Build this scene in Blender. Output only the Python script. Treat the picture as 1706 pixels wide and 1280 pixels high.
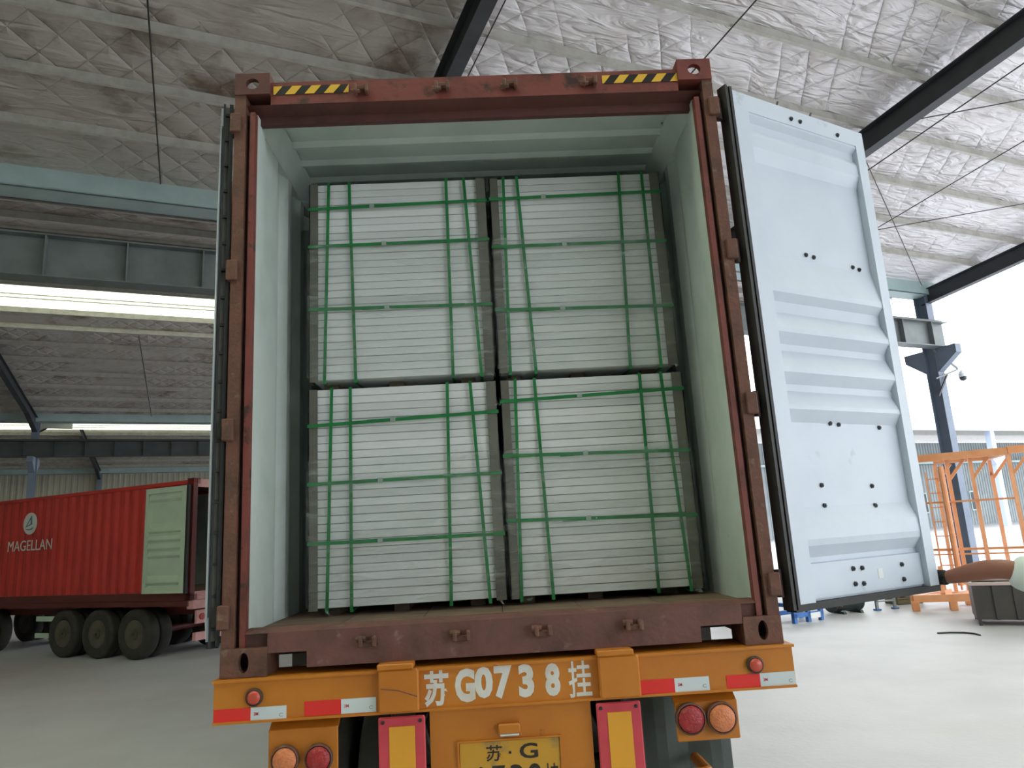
import bpy, math, random
from mathutils import Matrix, Vector

random.seed(7)
for o in list(bpy.data.objects):
    bpy.data.objects.remove(o)
scene = bpy.context.scene
COL = scene.collection
R = math.radians

# ------------------------------------------------------------------ camera
HB = 1.45                                   # underside of the main container above the ground
cd = bpy.data.cameras.new('camera')
cam = bpy.data.objects.new('camera', cd)
COL.objects.link(cam)
cd.sensor_width = 36.0
cd.lens = 36.0 * 1183.3 / 1706.0
cd.clip_start = 0.05
cd.clip_end = 600
right = Vector((0.99808587, -0.02587439, -0.05617034))
up = Vector((0.04966828, -0.20577221, 0.97733866))
fwd = Vector((0.03684633, 0.9782578, 0.2040932))
m = Matrix.Identity(4)
for i in range(3):
    m[i][0], m[i][1], m[i][2] = right[i], up[i], -fwd[i]
m.translation = Vector((-0.02684, -3.24966, HB + 0.54115))
cam.matrix_world = m
scene.camera = cam

# ------------------------------------------------------------------ sky (bright overcast) and exposure
world = bpy.data.worlds.new('overcast_sky')
scene.world = world
world.use_nodes = True
bg = world.node_tree.nodes['Background']
bg.inputs[0].default_value = (0.92, 0.96, 1.0, 1)
bg.inputs[1].default_value = 3.2
vs = scene.view_settings
vs.view_transform = 'Standard'
vs.look = 'None'
vs.gamma = 1.0
vs.exposure = 0.46
vs.use_curve_mapping = False


# ------------------------------------------------------------------ materials
def lin(c):
    def f(v):
        v /= 255.0
        return v / 12.92 if v <= 0.04045 else ((v + 0.055) / 1.055) ** 2.4
    return (f(c[0]), f(c[1]), f(c[2]), 1.0)


def material(name, col, rough=0.6, metal=0.0, col2=None, scale=6.0, lo=0.45, hi=0.7, bump=0.0,
             bscale=40.0, stretch=(1, 1, 1), spec=0.5, col3=None, scale3=1.5, lo3=0.55, hi3=0.7):
    mt = bpy.data.materials.new(name)
    mt.use_nodes = True
    nt = mt.node_tree
    b = nt.nodes['Principled BSDF']
    b.inputs['Roughness'].default_value = rough
    b.inputs['Metallic'].default_value = metal
    b.inputs['Specular IOR Level'].default_value = spec
    b.inputs['Base Color'].default_value = lin(col)
    tc = nt.nodes.new('ShaderNodeTexCoord')
    mp = nt.nodes.new('ShaderNodeMapping')
    mp.inputs['Scale'].default_value = stretch
    nt.links.new(tc.outputs['Object'], mp.inputs[0])
    last = None

    def layer(prev, c, sc, l, h, detail=6):
        n = nt.nodes.new('ShaderNodeTexNoise')
        n.inputs['Scale'].default_value = sc
        n.inputs['Detail'].default_value = detail
        n.inputs['Roughness'].default_value = 0.62
        nt.links.new(mp.outputs[0], n.inputs['Vector'])
        r = nt.nodes.new('ShaderNodeMapRange')
        r.inputs['From Min'].default_value = l
        r.inputs['From Max'].default_value = h
        nt.links.new(n.outputs['Fac'], r.inputs['Value'])
        mx = nt.nodes.new('ShaderNodeMix')
        mx.data_type = 'RGBA'
        nt.links.new(r.outputs[0], mx.inputs['Factor'])
        if prev is None:
            mx.inputs['A'].default_value = lin(col)
        else:
            nt.links.new(prev, mx.inputs['A'])
        mx.inputs['B'].default_value = lin(c)
        return mx.outputs['Result']
    if col2:
        last = layer(None, col2, scale, lo, hi)
    if col3:
        last = layer(last, col3, scale3, lo3, hi3)
    if last is not None:
        nt.links.new(last, b.inputs['Base Color'])
    if bump:
        n = nt.nodes.new('ShaderNodeTexNoise')
        n.inputs['Scale'].default_value = bscale
        n.inputs['Detail'].default_value = 4
        nt.links.new(mp.outputs[0], n.inputs['Vector'])
        bp = nt.nodes.new('ShaderNodeBump')
        bp.inputs['Strength'].default_value = bump
        bp.inputs['Distance'].default_value = 0.02
        nt.links.new(n.outputs['Fac'], bp.inputs['Height'])
        nt.links.new(bp.outputs[0], b.inputs['Normal'])
    return mt


def foil_material(name, a, b, stain, lo, hi, wr, dm):
    mt = material(name, a, 0.42, 0.2, b, 0.9, 0.48, 0.72,
                  col3=stain, scale3=0.45, lo3=lo, hi3=hi)
    nt = mt.node_tree
    b = nt.nodes['Principled BSDF']
    tc = nt.nodes.new('ShaderNodeTexCoord')
    nz = nt.nodes.new('ShaderNodeTexNoise')
    nz.inputs['Scale'].default_value = 1.6
    nz.inputs['Detail'].default_value = 3
    nt.links.new(tc.outputs['Object'], nz.inputs['Vector'])
    vm = nt.nodes.new('ShaderNodeMixRGB')
    vm.inputs[0].default_value = 0.07
    nt.links.new(tc.outputs['Object'], vm.inputs[1])
    nt.links.new(nz.outputs['Color'], vm.inputs[2])
    hs = []
    for ang, sc in ((38, 0.62), (-38, 0.62)):
        mp = nt.nodes.new('ShaderNodeMapping')
        mp.inputs['Rotation'].default_value = (0, 0, R(ang))
        nt.links.new(vm.outputs[0], mp.inputs[0])
        wv = nt.nodes.new('ShaderNodeTexWave')
        wv.wave_profile = 'SIN'
        wv.inputs['Scale'].default_value = sc
        wv.inputs['Distortion'].default_value = 0.6
        nt.links.new(mp.outputs[0], wv.inputs['Vector'])
        pw = nt.nodes.new('ShaderNodeMath')
        pw.operation = 'POWER'
        pw.inputs[1].default_value = 0.22
        nt.links.new(wv.outputs['Fac'], pw.inputs[0])
        hs.append(pw.outputs[0])
    mn = nt.nodes.new('ShaderNodeMath')
    mn.operation = 'MINIMUM'
    nt.links.new(hs[0], mn.inputs[0])
    nt.links.new(hs[1], mn.inputs[1])
    mpn = nt.nodes.new('ShaderNodeMapping')
    mpn.inputs['Rotation'].default_value = (0, 0, R(60))
    mpn.inputs['Scale'].default_value = (0.8, 3.2, 1)
    nt.links.new(tc.outputs['Object'], mpn.inputs[0])
    n2 = nt.nodes.new('ShaderNodeTexNoise')
    n2.inputs['Scale'].default_value = 1.5
    n2.inputs['Detail'].default_value = 3
    n2.inputs['Distortion'].default_value = 0.8
    nt.links.new(mpn.outputs[0], n2.inputs['Vector'])
    ad = nt.nodes.new('ShaderNodeMath')
    ad.operation = 'MULTIPLY_ADD'
    nt.links.new(n2.outputs['Fac'], ad.inputs[0])
    ad.inputs[1].default_value = wr
    mk = nt.nodes.new('ShaderNodeTexNoise')
    mk.inputs['Scale'].default_value = 0.35
    mk.inputs['Detail'].default_value = 2
    nt.links.new(tc.outputs['Object'], mk.inputs['Vector'])
    mr = nt.nodes.new('ShaderNodeMapRange')
    mr.inputs['From Min'].default_value = dm[0]
    mr.inputs['From Max'].default_value = dm[1]
    nt.links.new(mk.outputs['Fac'], mr.inputs['Value'])
    ml = nt.nodes.new('ShaderNodeMath')
    ml.operation = 'MULTIPLY'
    nt.links.new(mn.outputs[0], ml.inputs[0])
    nt.links.new(mr.outputs[0], ml.inputs[1])
    nt.links.new(ml.outputs[0], ad.inputs[2])
    bp = nt.nodes.new('ShaderNodeBump')
    bp.inputs['Strength'].default_value = 1.0
    bp.inputs['Distance'].default_value = 0.06
    nt.links.new(ad.outputs[0], bp.inputs['Height'])
    nt.links.new(bp.outputs[0], b.inputs['Normal'])
    return mt


def film_material(name, gloss, scale):
    mt = bpy.data.materials.new(name)
    mt.use_nodes = True
    nt = mt.node_tree
    nt.nodes.clear()
    out = nt.nodes.new('ShaderNodeOutputMaterial')
    tr = nt.nodes.new('ShaderNodeBsdfTransparent')
    tr.inputs[0].default_value = (0.97, 0.98, 0.97, 1)
    gl = nt.nodes.new('ShaderNodeBsdfGlossy')
    gl.inputs['Roughness'].default_value = 0.11
    gl.inputs['Color'].default_value = (0.9, 0.95, 0.92, 1)
    tc = nt.nodes.new('ShaderNodeTexCoord')
    mp = nt.nodes.new('ShaderNodeMapping')
    mp.inputs['Scale'].default_value = (1.2, 1, 4.5)
    nt.links.new(tc.outputs['Object'], mp.inputs[0])
    n = nt.nodes.new('ShaderNodeTexNoise')
    n.inputs['Scale'].default_value = scale
    n.inputs['Detail'].default_value = 5
    n.inputs['Distortion'].default_value = 0.7
    nt.links.new(mp.outputs[0], n.inputs['Vector'])
    bp = nt.nodes.new('ShaderNodeBump')
    bp.inputs['Strength'].default_value = 1.0
    bp.inputs['Distance'].default_value = 0.03
    nt.links.new(n.outputs['Fac'], bp.inputs['Height'])
    nt.links.new(bp.outputs[0], gl.inputs['Normal'])
    mr = nt.nodes.new('ShaderNodeMapRange')
    mr.inputs['From Min'].default_value = 0.5
    mr.inputs['From Max'].default_value = 0.75
    mr.inputs['To Min'].default_value = gloss * 0.4
    mr.inputs['To Max'].default_value = gloss * 2.2
    nt.links.new(n.outputs['Fac'], mr.inputs['Value'])
    mx = nt.nodes.new('ShaderNodeMixShader')
    nt.links.new(mr.outputs[0], mx.inputs[0])
    nt.links.new(tr.outputs[0], mx.inputs[1])
    nt.links.new(gl.outputs[0], mx.inputs[2])
    nt.links.new(mx.outputs[0], out.inputs[0])
    return mt


def translucent_material(name, col):
    mt = bpy.data.materials.new(name)
    mt.use_nodes = True
    nt = mt.node_tree
    nt.nodes.clear()
    out = nt.nodes.new('ShaderNodeOutputMaterial')
    tr = nt.nodes.new('ShaderNodeBsdfTransparent')
    tr.inputs[0].default_value = (*col, 1)
    tl = nt.nodes.new('ShaderNodeBsdfTranslucent')
    tl.inputs[0].default_value = (*col, 1)
    mx = nt.nodes.new('ShaderNodeMixShader')
    mx.inputs[0].default_value = 0.5
    nt.links.new(tr.outputs[0], mx.inputs[1])
    nt.links.new(tl.outputs[0], mx.inputs[2])
    nt.links.new(mx.outputs[0], out.inputs[0])
    return mt


M = {}
M['concrete'] = material('concrete', (190, 190, 194), 0.5, 0, (178, 178, 182), 0.7, 0.4, 0.7, 0.12, 18, col3=(186, 186, 180), scale3=0.22, lo3=0.55, hi3=0.75)
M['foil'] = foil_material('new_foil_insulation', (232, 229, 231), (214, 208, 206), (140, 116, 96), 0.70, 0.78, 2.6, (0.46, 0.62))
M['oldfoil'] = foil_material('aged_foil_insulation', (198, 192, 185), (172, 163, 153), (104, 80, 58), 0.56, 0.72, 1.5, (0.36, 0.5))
M['purlin'] = material('galvanised_purlin', (196, 194, 186), 0.5, 0.1, (170, 166, 156), 3, 0.45, 0.7)
M['rafter'] = material('dark_painted_steel', (62, 66, 70), 0.5, 0.0, (48, 52, 56), 2, 0.4, 0.7)
M['column'] = material('blue_grey_steel', (112, 124, 142), 0.45, 0.0, (98, 110, 128), 1.4, 0.4, 0.7)
M['girder'] = material('grey_girder_steel', (116, 124, 124), 0.5, 0.0, (98, 106, 106), 1.4, 0.4, 0.7)
M['gutter'] = material('pale_blue_gutter', (178, 200, 198), 0.45, 0.0, (160, 182, 182), 1.0, 0.4, 0.7)
M['wall'] = material('beige_wall_sheet', (176, 172, 156), 0.6, 0.0, (158, 154, 140), 0.5, 0.4, 0.7)
M['farwall'] = material('grey_wall_sheet', (150, 158, 160), 0.6, 0.0, (132, 140, 142), 0.4, 0.4, 0.7)
M['whitetrim'] = material('white_trim_sheet', (226, 232, 232), 0.5)
M['rod'] = material('thin_dark_rod', (70, 68, 66), 0.5, 0.3)
M['glazing'] = translucent_material('greenish_glazing', (0.94, 0.96, 0.82))
M['cred'] = material('worn_red_paint', (122, 62, 54), 0.55, 0, (88, 48, 40), 5, 0.5, 0.72, 0.15, 30, col3=(62, 42, 34), scale3=9, lo3=0.58, hi3=0.68)
M['crust'] = material('rusty_brown_steel', (110, 72, 58), 0.7, 0, (82, 58, 46), 9, 0.42, 0.68, 0.25, 40, col3=(120, 100, 84), scale3=14, lo3=0.6, hi3=0.72)
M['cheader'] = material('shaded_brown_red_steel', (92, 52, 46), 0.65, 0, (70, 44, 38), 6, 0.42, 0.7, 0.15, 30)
M['sill'] = material('dull_brown_red_sill', (108, 70, 63), 0.7, 0, (86, 60, 52), 7, 0.45, 0.7, 0.2, 30, col3=(128, 106, 94), scale3=12, lo3=0.62, hi3=0.74)
M['cdark'] = material('dark_rusty_channel', (58, 38, 32), 0.75, 0, (44, 32, 28), 8, 0.4, 0.7, 0.2, 30)
M['cwhite'] = material('pale_grey_green_paint', (196, 206, 200), 0.5, 0, (178, 190, 182), 2.2, 0.42, 0.7, 0.05, 12, col3=(92, 84, 66), scale3=7, lo3=0.7, hi3=0.76)
M['doorwhite'] = material('pale_blue_grey_door_paint', (206, 215, 226), 0.42, 0, (196, 206, 218), 1.8, 0.42, 0.7, 0.04, 10, col3=(168, 176, 180), scale3=3.2, lo3=0.66, hi3=0.75)
M['plywood'] = material('worn_plywood_floor', (132, 110, 90), 0.8, 0, (104, 84, 68), 4, 0.4, 0.7, 0.2, 25, stretch=(1, 6, 1), col3=(160, 142, 122), scale3=8, lo3=0.6, hi3=0.75)
M['rubber'] = material('black_rubber', (30, 30, 30), 0.6, 0, (42, 42, 40), 6, 0.4, 0.7)
M['bolt'] = material('dark_bolt', (56, 60, 62), 0.5, 0.4)
M['hazy'] = material('hazard_yellow', (226, 180, 56), 0.5)
M['hazk'] = material('hazard_black', (30, 24, 22), 0.5)
M['yellow'] = material('orange_yellow_paint', (194, 120, 32), 0.5, 0, (180, 106, 26), 3, 0.4, 0.7, 0.08, 20, col3=(112, 66, 30), scale3=11, lo3=0.69, hi3=0.75)
M['tapered'] = material('red_reflective_tape', (222, 46, 40), 0.4)
M['tapewhite'] = material('white_reflective_tape', (206, 216, 218), 0.4)
M['markred'] = material('small_red_print', (200, 60, 70), 0.5)
M['markgrey'] = material('small_grey_print', (130, 145, 145), 0.5)
M['stencil'] = material('white_stencil_paint', (214, 212, 204), 0.6, 0, (200, 192, 176), 9, 0.45, 0.7, col3=(186, 118, 50), scale3=16, lo3=0.66, hi3=0.7)
M['platey'] = material('dirty_yellow_number_plate', (196, 146, 44), 0.5, 0, (128, 112, 80), 5, 0.52, 0.66)
M['platek'] = material('black_plate_print', (42, 36, 26), 0.5)
M['redplate'] = material('faded_red_board', (206, 70, 82), 0.45, 0, (190, 60, 70), 6, 0.4, 0.7)
M['yelplate'] = material('yellow_board', (222, 158, 44), 0.4)
M['lensred'] = material('red_lamp_lens', (150, 36, 40), 0.25, 0, (170, 50, 50), 30, 0.4, 0.7, 0.4, 90)
M['lensorange'] = material('amber_lamp_lens', (214, 130, 84), 0.3, 0, (196, 110, 66), 30, 0.4, 0.7, 0.4, 90)
M['markerlens'] = material('red_orange_marker_lens', (188, 76, 58), 0.3)
M['chassis'] = material('dark_chassis_steel', (66, 58, 50), 0.7, 0, (48, 44, 40), 5, 0.4, 0.7)
M['flap'] = material('grey_green_mud_flap', (74, 84, 80), 0.6, 0, (58, 66, 62), 3, 0.4, 0.7, 0.15, 12)
M['rim'] = material('dusty_steel_rim', (92, 88, 74), 0.7, 0.1, (64, 62, 54), 5, 0.4, 0.7)
M['tyre'] = material('dusty_tyre', (48, 47, 44), 0.8, 0, (64, 62, 56), 5, 0.45, 0.7, 0.2, 30)
BOARD = [material('white_board_edge_a', (228, 230, 228), 0.55, 0, (218, 221, 219), 3, 0.4, 0.7, 0.04, 50, stretch=(1, 1, 8)),
         material('white_board_edge_b', (222, 225, 223), 0.55, 0, (212, 216, 213), 3, 0.4, 0.7, 0.04, 50, stretch=(1, 1, 8)),
         material('white_board_edge_c', (214, 217, 214), 0.55, 0, (204, 208, 205), 3, 0.4, 0.7, 0.04, 50, stretch=(1, 1, 8))]
M['strap'] = material('green_plastic_strap', (34, 128, 66), 0.35, 0, (30, 110, 58), 6, 0.4, 0.7)
M['seal'] = material('bright_strap_seal', (176, 190, 180), 0.35, 0.6)
M['angle'] = material('grey_card_edge_protector', (108, 108, 96), 0.55, 0, (88, 86, 76), 3.5, 0.42, 0.7, 0.08, 12)
M['batten'] = material('dark_wood_batten', (112, 98, 82), 0.8, 0, (88, 76, 62), 8, 0.4, 0.7)
M['film'] = film_material('clear_stretch_film', 0.15, 4.0)
M['scrap'] = film_material('bunched_stretch_film', 0.2, 14.0)
M['bgred'] = material('bright_red_container_paint', (196, 50, 42), 0.5, 0, (176, 42, 36), 1.2, 0.4, 0.7)
M['bgdark'] = material('dark_red_frame_paint', (96, 34, 30), 0.55, 0, (80, 30, 28), 2, 0.4, 0.7)
M['bgpink'] = material('faded_pink_bumper', (206, 150, 150), 0.5, 0, (186, 128, 128), 4, 0.4, 0.7)
M['bgdoor'] = material('pale_green_door_paint', (188, 206, 186), 0.5, 0, (176, 194, 174), 2, 0.4, 0.7)
M['letter'] = material('white_lettering', (216, 214, 208), 0.5)
M['logoblue'] = material('logo_blue', (46, 128, 150), 0.5)
M['orange'] = material('orange_rack_paint', (234, 166, 120), 0.45, 0, (222, 146, 98), 2.5, 0.4, 0.7, col3=(150, 84, 48), scale3=5, lo3=0.68, hi3=0.75)
M['bin'] = material('dark_grey_bin_steel', (70, 66, 62), 0.55, 0, (54, 52, 50), 2.5, 0.4, 0.7)
M['binrim'] = material('worn_bin_rim', (190, 170, 165), 0.5)
M['blue'] = material('blue_machine_paint', (66, 118, 190), 0.45, 0, (52, 98, 165), 3, 0.4, 0.7)
M['white'] = material('white_plastic', (224, 226, 226), 0.45)
M['darkgreen'] = material('dark_green_machine_paint', (44, 58, 58), 0.5, 0, (36, 46, 46), 3, 0.4, 0.7)
M['paleblue'] = material('pale_blue_column_paint', (196, 208, 230), 0.45)
M['olive'] = material('olive_crate_paint', (96, 88, 62), 0.6)
M['skin'] = material('tanned_skin', (150, 98, 78), 0.5, 0, (140, 90, 72), 8, 0.4, 0.7)
M['glove'] = material('black_work_glove', (24, 25, 22), 0.75, 0, (34, 34, 30), 20, 0.4, 0.7, 0.3, 120)
M['shirt'] = material('off_white_shirt', (214, 222, 216), 0.8, 0, (204, 212, 206), 3, 0.4, 0.7, 0.1, 14)
M['trouser'] = material('dark_work_trousers', (52, 56, 66), 0.85, 0, (44, 48, 56), 4, 0.4, 0.7)
M['shoe'] = material('black_shoe_leather', (30, 28, 27), 0.5)
M['hair'] = material('black_hair', (22, 20, 19), 0.6)
M['eye'] = material('eye_white', (225, 225, 220), 0.3)
M['lip'] = material('lip_skin', (140, 84, 76), 0.5)


# ------------------------------------------------------------------ mesh helpers
class MB:
    def __init__(s):
        s.v, s.f = [], []

    def quadbox(s, pts):
        b = len(s.v)
        s.v += [tuple(p) for p in pts]
        for q in ((0, 3, 2, 1), (4, 5, 6, 7), (0, 1, 5, 4), (1, 2, 6, 5), (2, 3, 7, 6), (3, 0, 4, 7)):
            s.f.append(tuple(b + i for i in q))
        return s

    def box(s, x0, x1, y0, y1, z0, z1):
        return s.quadbox([(x0, y0, z0), (x1, y0, z0), (x1, y1, z0), (x0, y1, z0),
                          (x0, y0, z1), (x1, y0, z1), (x1, y1, z1), (x0, y1, z1)])

    def cbox(s, x0, x1, y0, y1, z0, z1, c=0.006):
        """box with chamfered vertical and horizontal front/back edges"""
        ring = lambda y, k: [(x0 + k, y, z0 + 0), (x1 - k, y, z0), (x1, y, z0 + k), (x1, y, z1 - k), (x1 - k, y, z1), (x0 + k, y, z1), (x0, y, z1 - k), (x0, y, z0 + k)]
        ys = [(y0, c), (y0 + c, 0.0), (y1 - c, 0.0), (y1, c)]
        b = len(s.v)
        for y, k in ys:
            k2 = c
            pts = ring(y, k2)
            if k > 0:
                cx, cz = (x0 + x1) / 2, (z0 + z1) / 2
                sx = 1 - c / max(1e-6, (x1 - x0) / 2)
                sz = 1 - c / max(1e-6, (z1 - z0) / 2)
                pts = [(cx + (p[0] - cx) * sx, p[1], cz + (p[2] - cz) * sz) for p in pts]
            s.v += pts
        for r in range(3):
            for i in range(8):
                j = (i + 1) % 8
                s.f.append((b + r * 8 + i, b + r * 8 + j, b + (r + 1) * 8 + j, b + (r + 1) * 8 + i))
        s.f.append(tuple(b + i for i in range(7, -1, -1)))
        s.f.append(tuple(b + 24 + i for i in range(8)))
        return s

    def bar(s, a, b, w, h=None, upv=(0, 0, 1)):
        h = w if h is None else h
        a, b = Vector(a), Vector(b)
        d = (b - a).normalized()
        u = Vector(upv)
        if abs(d.dot(u)) > 0.98:
            u = Vector((1, 0, 0))
        sx = d.cross(u).normalized()
        sz = sx.cross(d).normalized()
        P = []
        for c in (a, b):
            for i, j in ((-1, -1), (1, -1), (1, 1), (-1, 1)):
                P.append(c + sx * (i * w / 2) + sz * (j * h / 2))
        return s.quadbox(P)

    def tube(s, a, b, r0, r1=None, n=10, caps=True):
        r1 = r0 if r1 is None else r1
        a, b = Vector(a), Vector(b)
        d = (b - a).normalized()
        u = Vector((0, 0, 1)) if abs(d.z) < 0.95 else Vector((1, 0, 0))
        x = d.cross(u).normalized()
        y = d.cross(x).normalized()
        base = len(s.v)
        for c, r in ((a, r0), (b, r1)):
            for i in range(n):
                t = 2 * math.pi * i / n
                s.v.append(tuple(c + x * (r * math.cos(t)) + y * (r * math.sin(t))))
        for i in range(n):
            j = (i + 1) % n
            s.f.append((base + i, base + j, base + n + j, base + n + i))
        if caps:
            s.f.append(tuple(base + i for i in range(n - 1, -1, -1)))
            s.f.append(tuple(base + n + i for i in range(n)))
        return s

    def path(s, pts, r, n=8):
        for a, b in zip(pts, pts[1:]):
            s.tube(a, b, r, r, n)
        return s

    def lathe(s, prof, c=(0, 0, 0), axis='y', n=28):
        """prof: list of (radius, along)"""
        base = len(s.v)
        for r, t in prof:
            for i in range(n):
                a = 2 * math.pi * i / n
                p, q = r * math.cos(a), r * math.sin(a)
                v = {'y': (p, t, q), 'x': (t, p, q), 'z': (p, q, t)}[axis]
                s.v.append((v[0] + c[0], v[1] + c[1], v[2] + c[2]))
        for k in range(len(prof) - 1):
            for i in range(n):
                j = (i + 1) % n
                s.f.append((base + k * n + i, base + k * n + j, base + (k + 1) * n + j, base + (k + 1) * n + i))
        s.f.append(tuple(base + i for i in range(n)))
        s.f.append(tuple(base + (len(prof) - 1) * n + i for i in range(n - 1, -1, -1)))
        return s

    def prism(s, pts, a, b, axis='y'):
        """closed 2-D outline swept from a to b along an axis. outline is (x,z) for y, (y,z) for x, (x,y) for z"""
        n = len(pts)
        base = len(s.v)
        for t in (a, b):
            for p in pts:
                s.v.append({'y': (p[0], t, p[1]), 'x': (t, p[0], p[1]), 'z': (p[0], p[1], t)}[axis])
        for i in range(n):
            j = (i + 1) % n
            s.f.append((base + i, base + j, base + n + j, base + n + i))
        s.f.append(tuple(base + i for i in range(n - 1, -1, -1)))
        s.f.append(tuple(base + n + i for i in range(n)))
        return s

    def grid(s, rows):
        base = len(s.v)
        w = len(rows[0])
        for r in rows:
            s.v += [tuple(p) for p in r]
        for i in range(len(rows) - 1):
            for j in range(w - 1):
                a = base + i * w + j
                s.f.append((a, a + 1, a + w + 1, a + w))
        return s

    def shift(s, d):
        s.v = [(p[0] - d[0], p[1] - d[1], p[2] - d[2]) for p in s.v]
        return s

    def mesh(s, name, smooth=False):
        me = bpy.data.meshes.new(name)
        me.from_pydata(s.v, [], s.f)
        import bmesh
        bm = bmesh.new()
        bm.from_mesh(me)
        bmesh.ops.recalc_face_normals(bm, faces=bm.faces)
        bm.to_mesh(me)
        bm.free()
        if smooth:
            for p in me.polygons:
                p.use_smooth = True
        me.update()
        return me

    def build(s, name, mat, parent=None, smooth=False, loc=None, rotz=None, mesh=None):
        me = s.mesh(name, smooth)
        return link(name, me, mat, parent, loc, rotz)


def link(name, me, mat, parent=None, loc=None, rotz=None):
    if mat is not None and len(me.materials) == 0:
        me.materials.append(M[mat] if isinstance(mat, str) else mat)
    o = bpy.data.objects.new(name, me)
    COL.objects.link(o)
    if parent is not None:
        o.parent = parent
    if loc is not None:
        o.location = loc
    if rotz is not None:
        o.rotation_euler = (0, 0, rotz)
    return o


def tag(o, label, cat=None, group=None, kind=None):
    o['label'] = label
    if cat:
        o['category'] = cat
    if group:
        o['group'] = group
    if kind:
        o['kind'] = kind
    return o


def thing(name, label, cat, loc=(0, 0, 0), rotz=0.0, group=None):
    o = bpy.data.objects.new(name, None)
    COL.objects.link(o)
    o.empty_display_size = 0.2
    o.location = loc
    o.rotation_euler = (0, 0, rotz)
    return tag(o, label, cat, group)


def glyph(name, text, x0, x1, z0, z1, y, mat, parent, bold=0.0, depth=0.0015, axis='xz', flip=False):
    """lettering fitted to a rectangle, facing -y"""
    cu = bpy.data.curves.new('glyph', 'FONT')
    cu.body = text
    cu.extrude = 0.01
    cu.offset = bold
    cu.resolution_u = 3
    ob = bpy.data.objects.new('glyph', cu)
    COL.objects.link(ob)
    bpy.context.view_layer.update()
    dg = bpy.context.evaluated_depsgraph_get()
    me = bpy.data.meshes.new_from_object(ob.evaluated_get(dg))
    bpy.data.objects.remove(ob)
    xs = [v.co.x for v in me.vertices]
    ys = [v.co.y for v in me.vertices]
    ax, bx, ay, by = min(xs), max(xs), min(ys), max(ys)
    for v in me.vertices:
        fx = (v.co.x - ax) / max(1e-6, bx - ax)
        fz = (v.co.y - ay) / max(1e-6, by - ay)
        d = -depth if v.co.z > 0 else 0.0
        v.co = (x0 + fx * (x1 - x0), y + d, z0 + fz * (z1 - z0))
    me.materials.clear()
    return link(name, me, mat, parent)


# ------------------------------------------------------------------ the hall
TH = R(22)                                  # the hall's long axis u turns 22 degrees from x
CT, ST = math.cos(TH), math.sin(TH)


def W(u, v, z=0.0):
    return Vector((u * CT - v * ST, u * ST + v * CT, z))


U0, U1 = -46.0, 22.3
ZG = 9.48
VG = [13.0, 42.3, 71.0]                     # gutters between the hall's bays
FR = [21.95, 11.85, 2.5, -9.4, -17.4, -27.0, -36.6]

fl = MB().box(-160, 220, -120, 220, -0.3, 0.0).build('floor', 'concrete')
tag(fl, 'pale grey concrete floor of the hall and yard', kind='structure')


def purlin_mesh(length, h=0.21, f=0.075, t=0.012):
    pr = [(-f, 0), (0.0, 0), (0.0, h - t), (f, h - t), (f, h), (-t, h), (-t, t), (-f, t)]
    return MB().prism(pr, 0, length, 'x')


PURL = purlin_mesh(U1 - U0).mesh('purlin')
PURL.materials.append(M['purlin'])


def roof_slope(name, va, za, vb, zb, purl, label, ua=None, ub=None, mat='oldfoil'):
    """foil-lined sheet from (va, za) to (vb, zb) (heights of the purlin undersides), with a row of purlins below"""
    nu, nv = 60, 14
    ua = U0 if ua is None else ua
    ub = U1 + 0.3 if ub is None else ub
    mb = MB()
    h = 0.215
    low, top = [], []
    for i in range(nv + 1):
        t = i / nv
        v, z = va + (vb - va) * t, za + (zb - za) * t
        low.append([(ua + (ub - ua) * j / nu, v, z + h) for j in range(nu + 1)])
    mb.grid(low)
    mb.grid([[(p[0], p[1], p[2] + 0.09) for p in r] for r in low])
    n0 = (nv + 1) * (nu + 1)
    w = nu + 1
    for j in range(nu):
        mb.f.append((j, j + 1, n0 + j + 1, n0 + j))
        k = nv * w
        mb.f.append((k + j, k + j + 1, n0 + k + j + 1, n0 + k + j))
    for i in range(nv):
        for j in (0, nu):
            a = i * w + j
            mb.f.append((a, a + w, n0 + a + w, n0 + a))
    o = mb.build(name, mat, rotz=TH)
    tag(o, label, kind='structure')
    for v in purl:
        t = (v - va) / (vb - va)
        link('purlin', PURL, None, o, (U0, v, za + (zb - za) * t))
    return o


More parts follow.
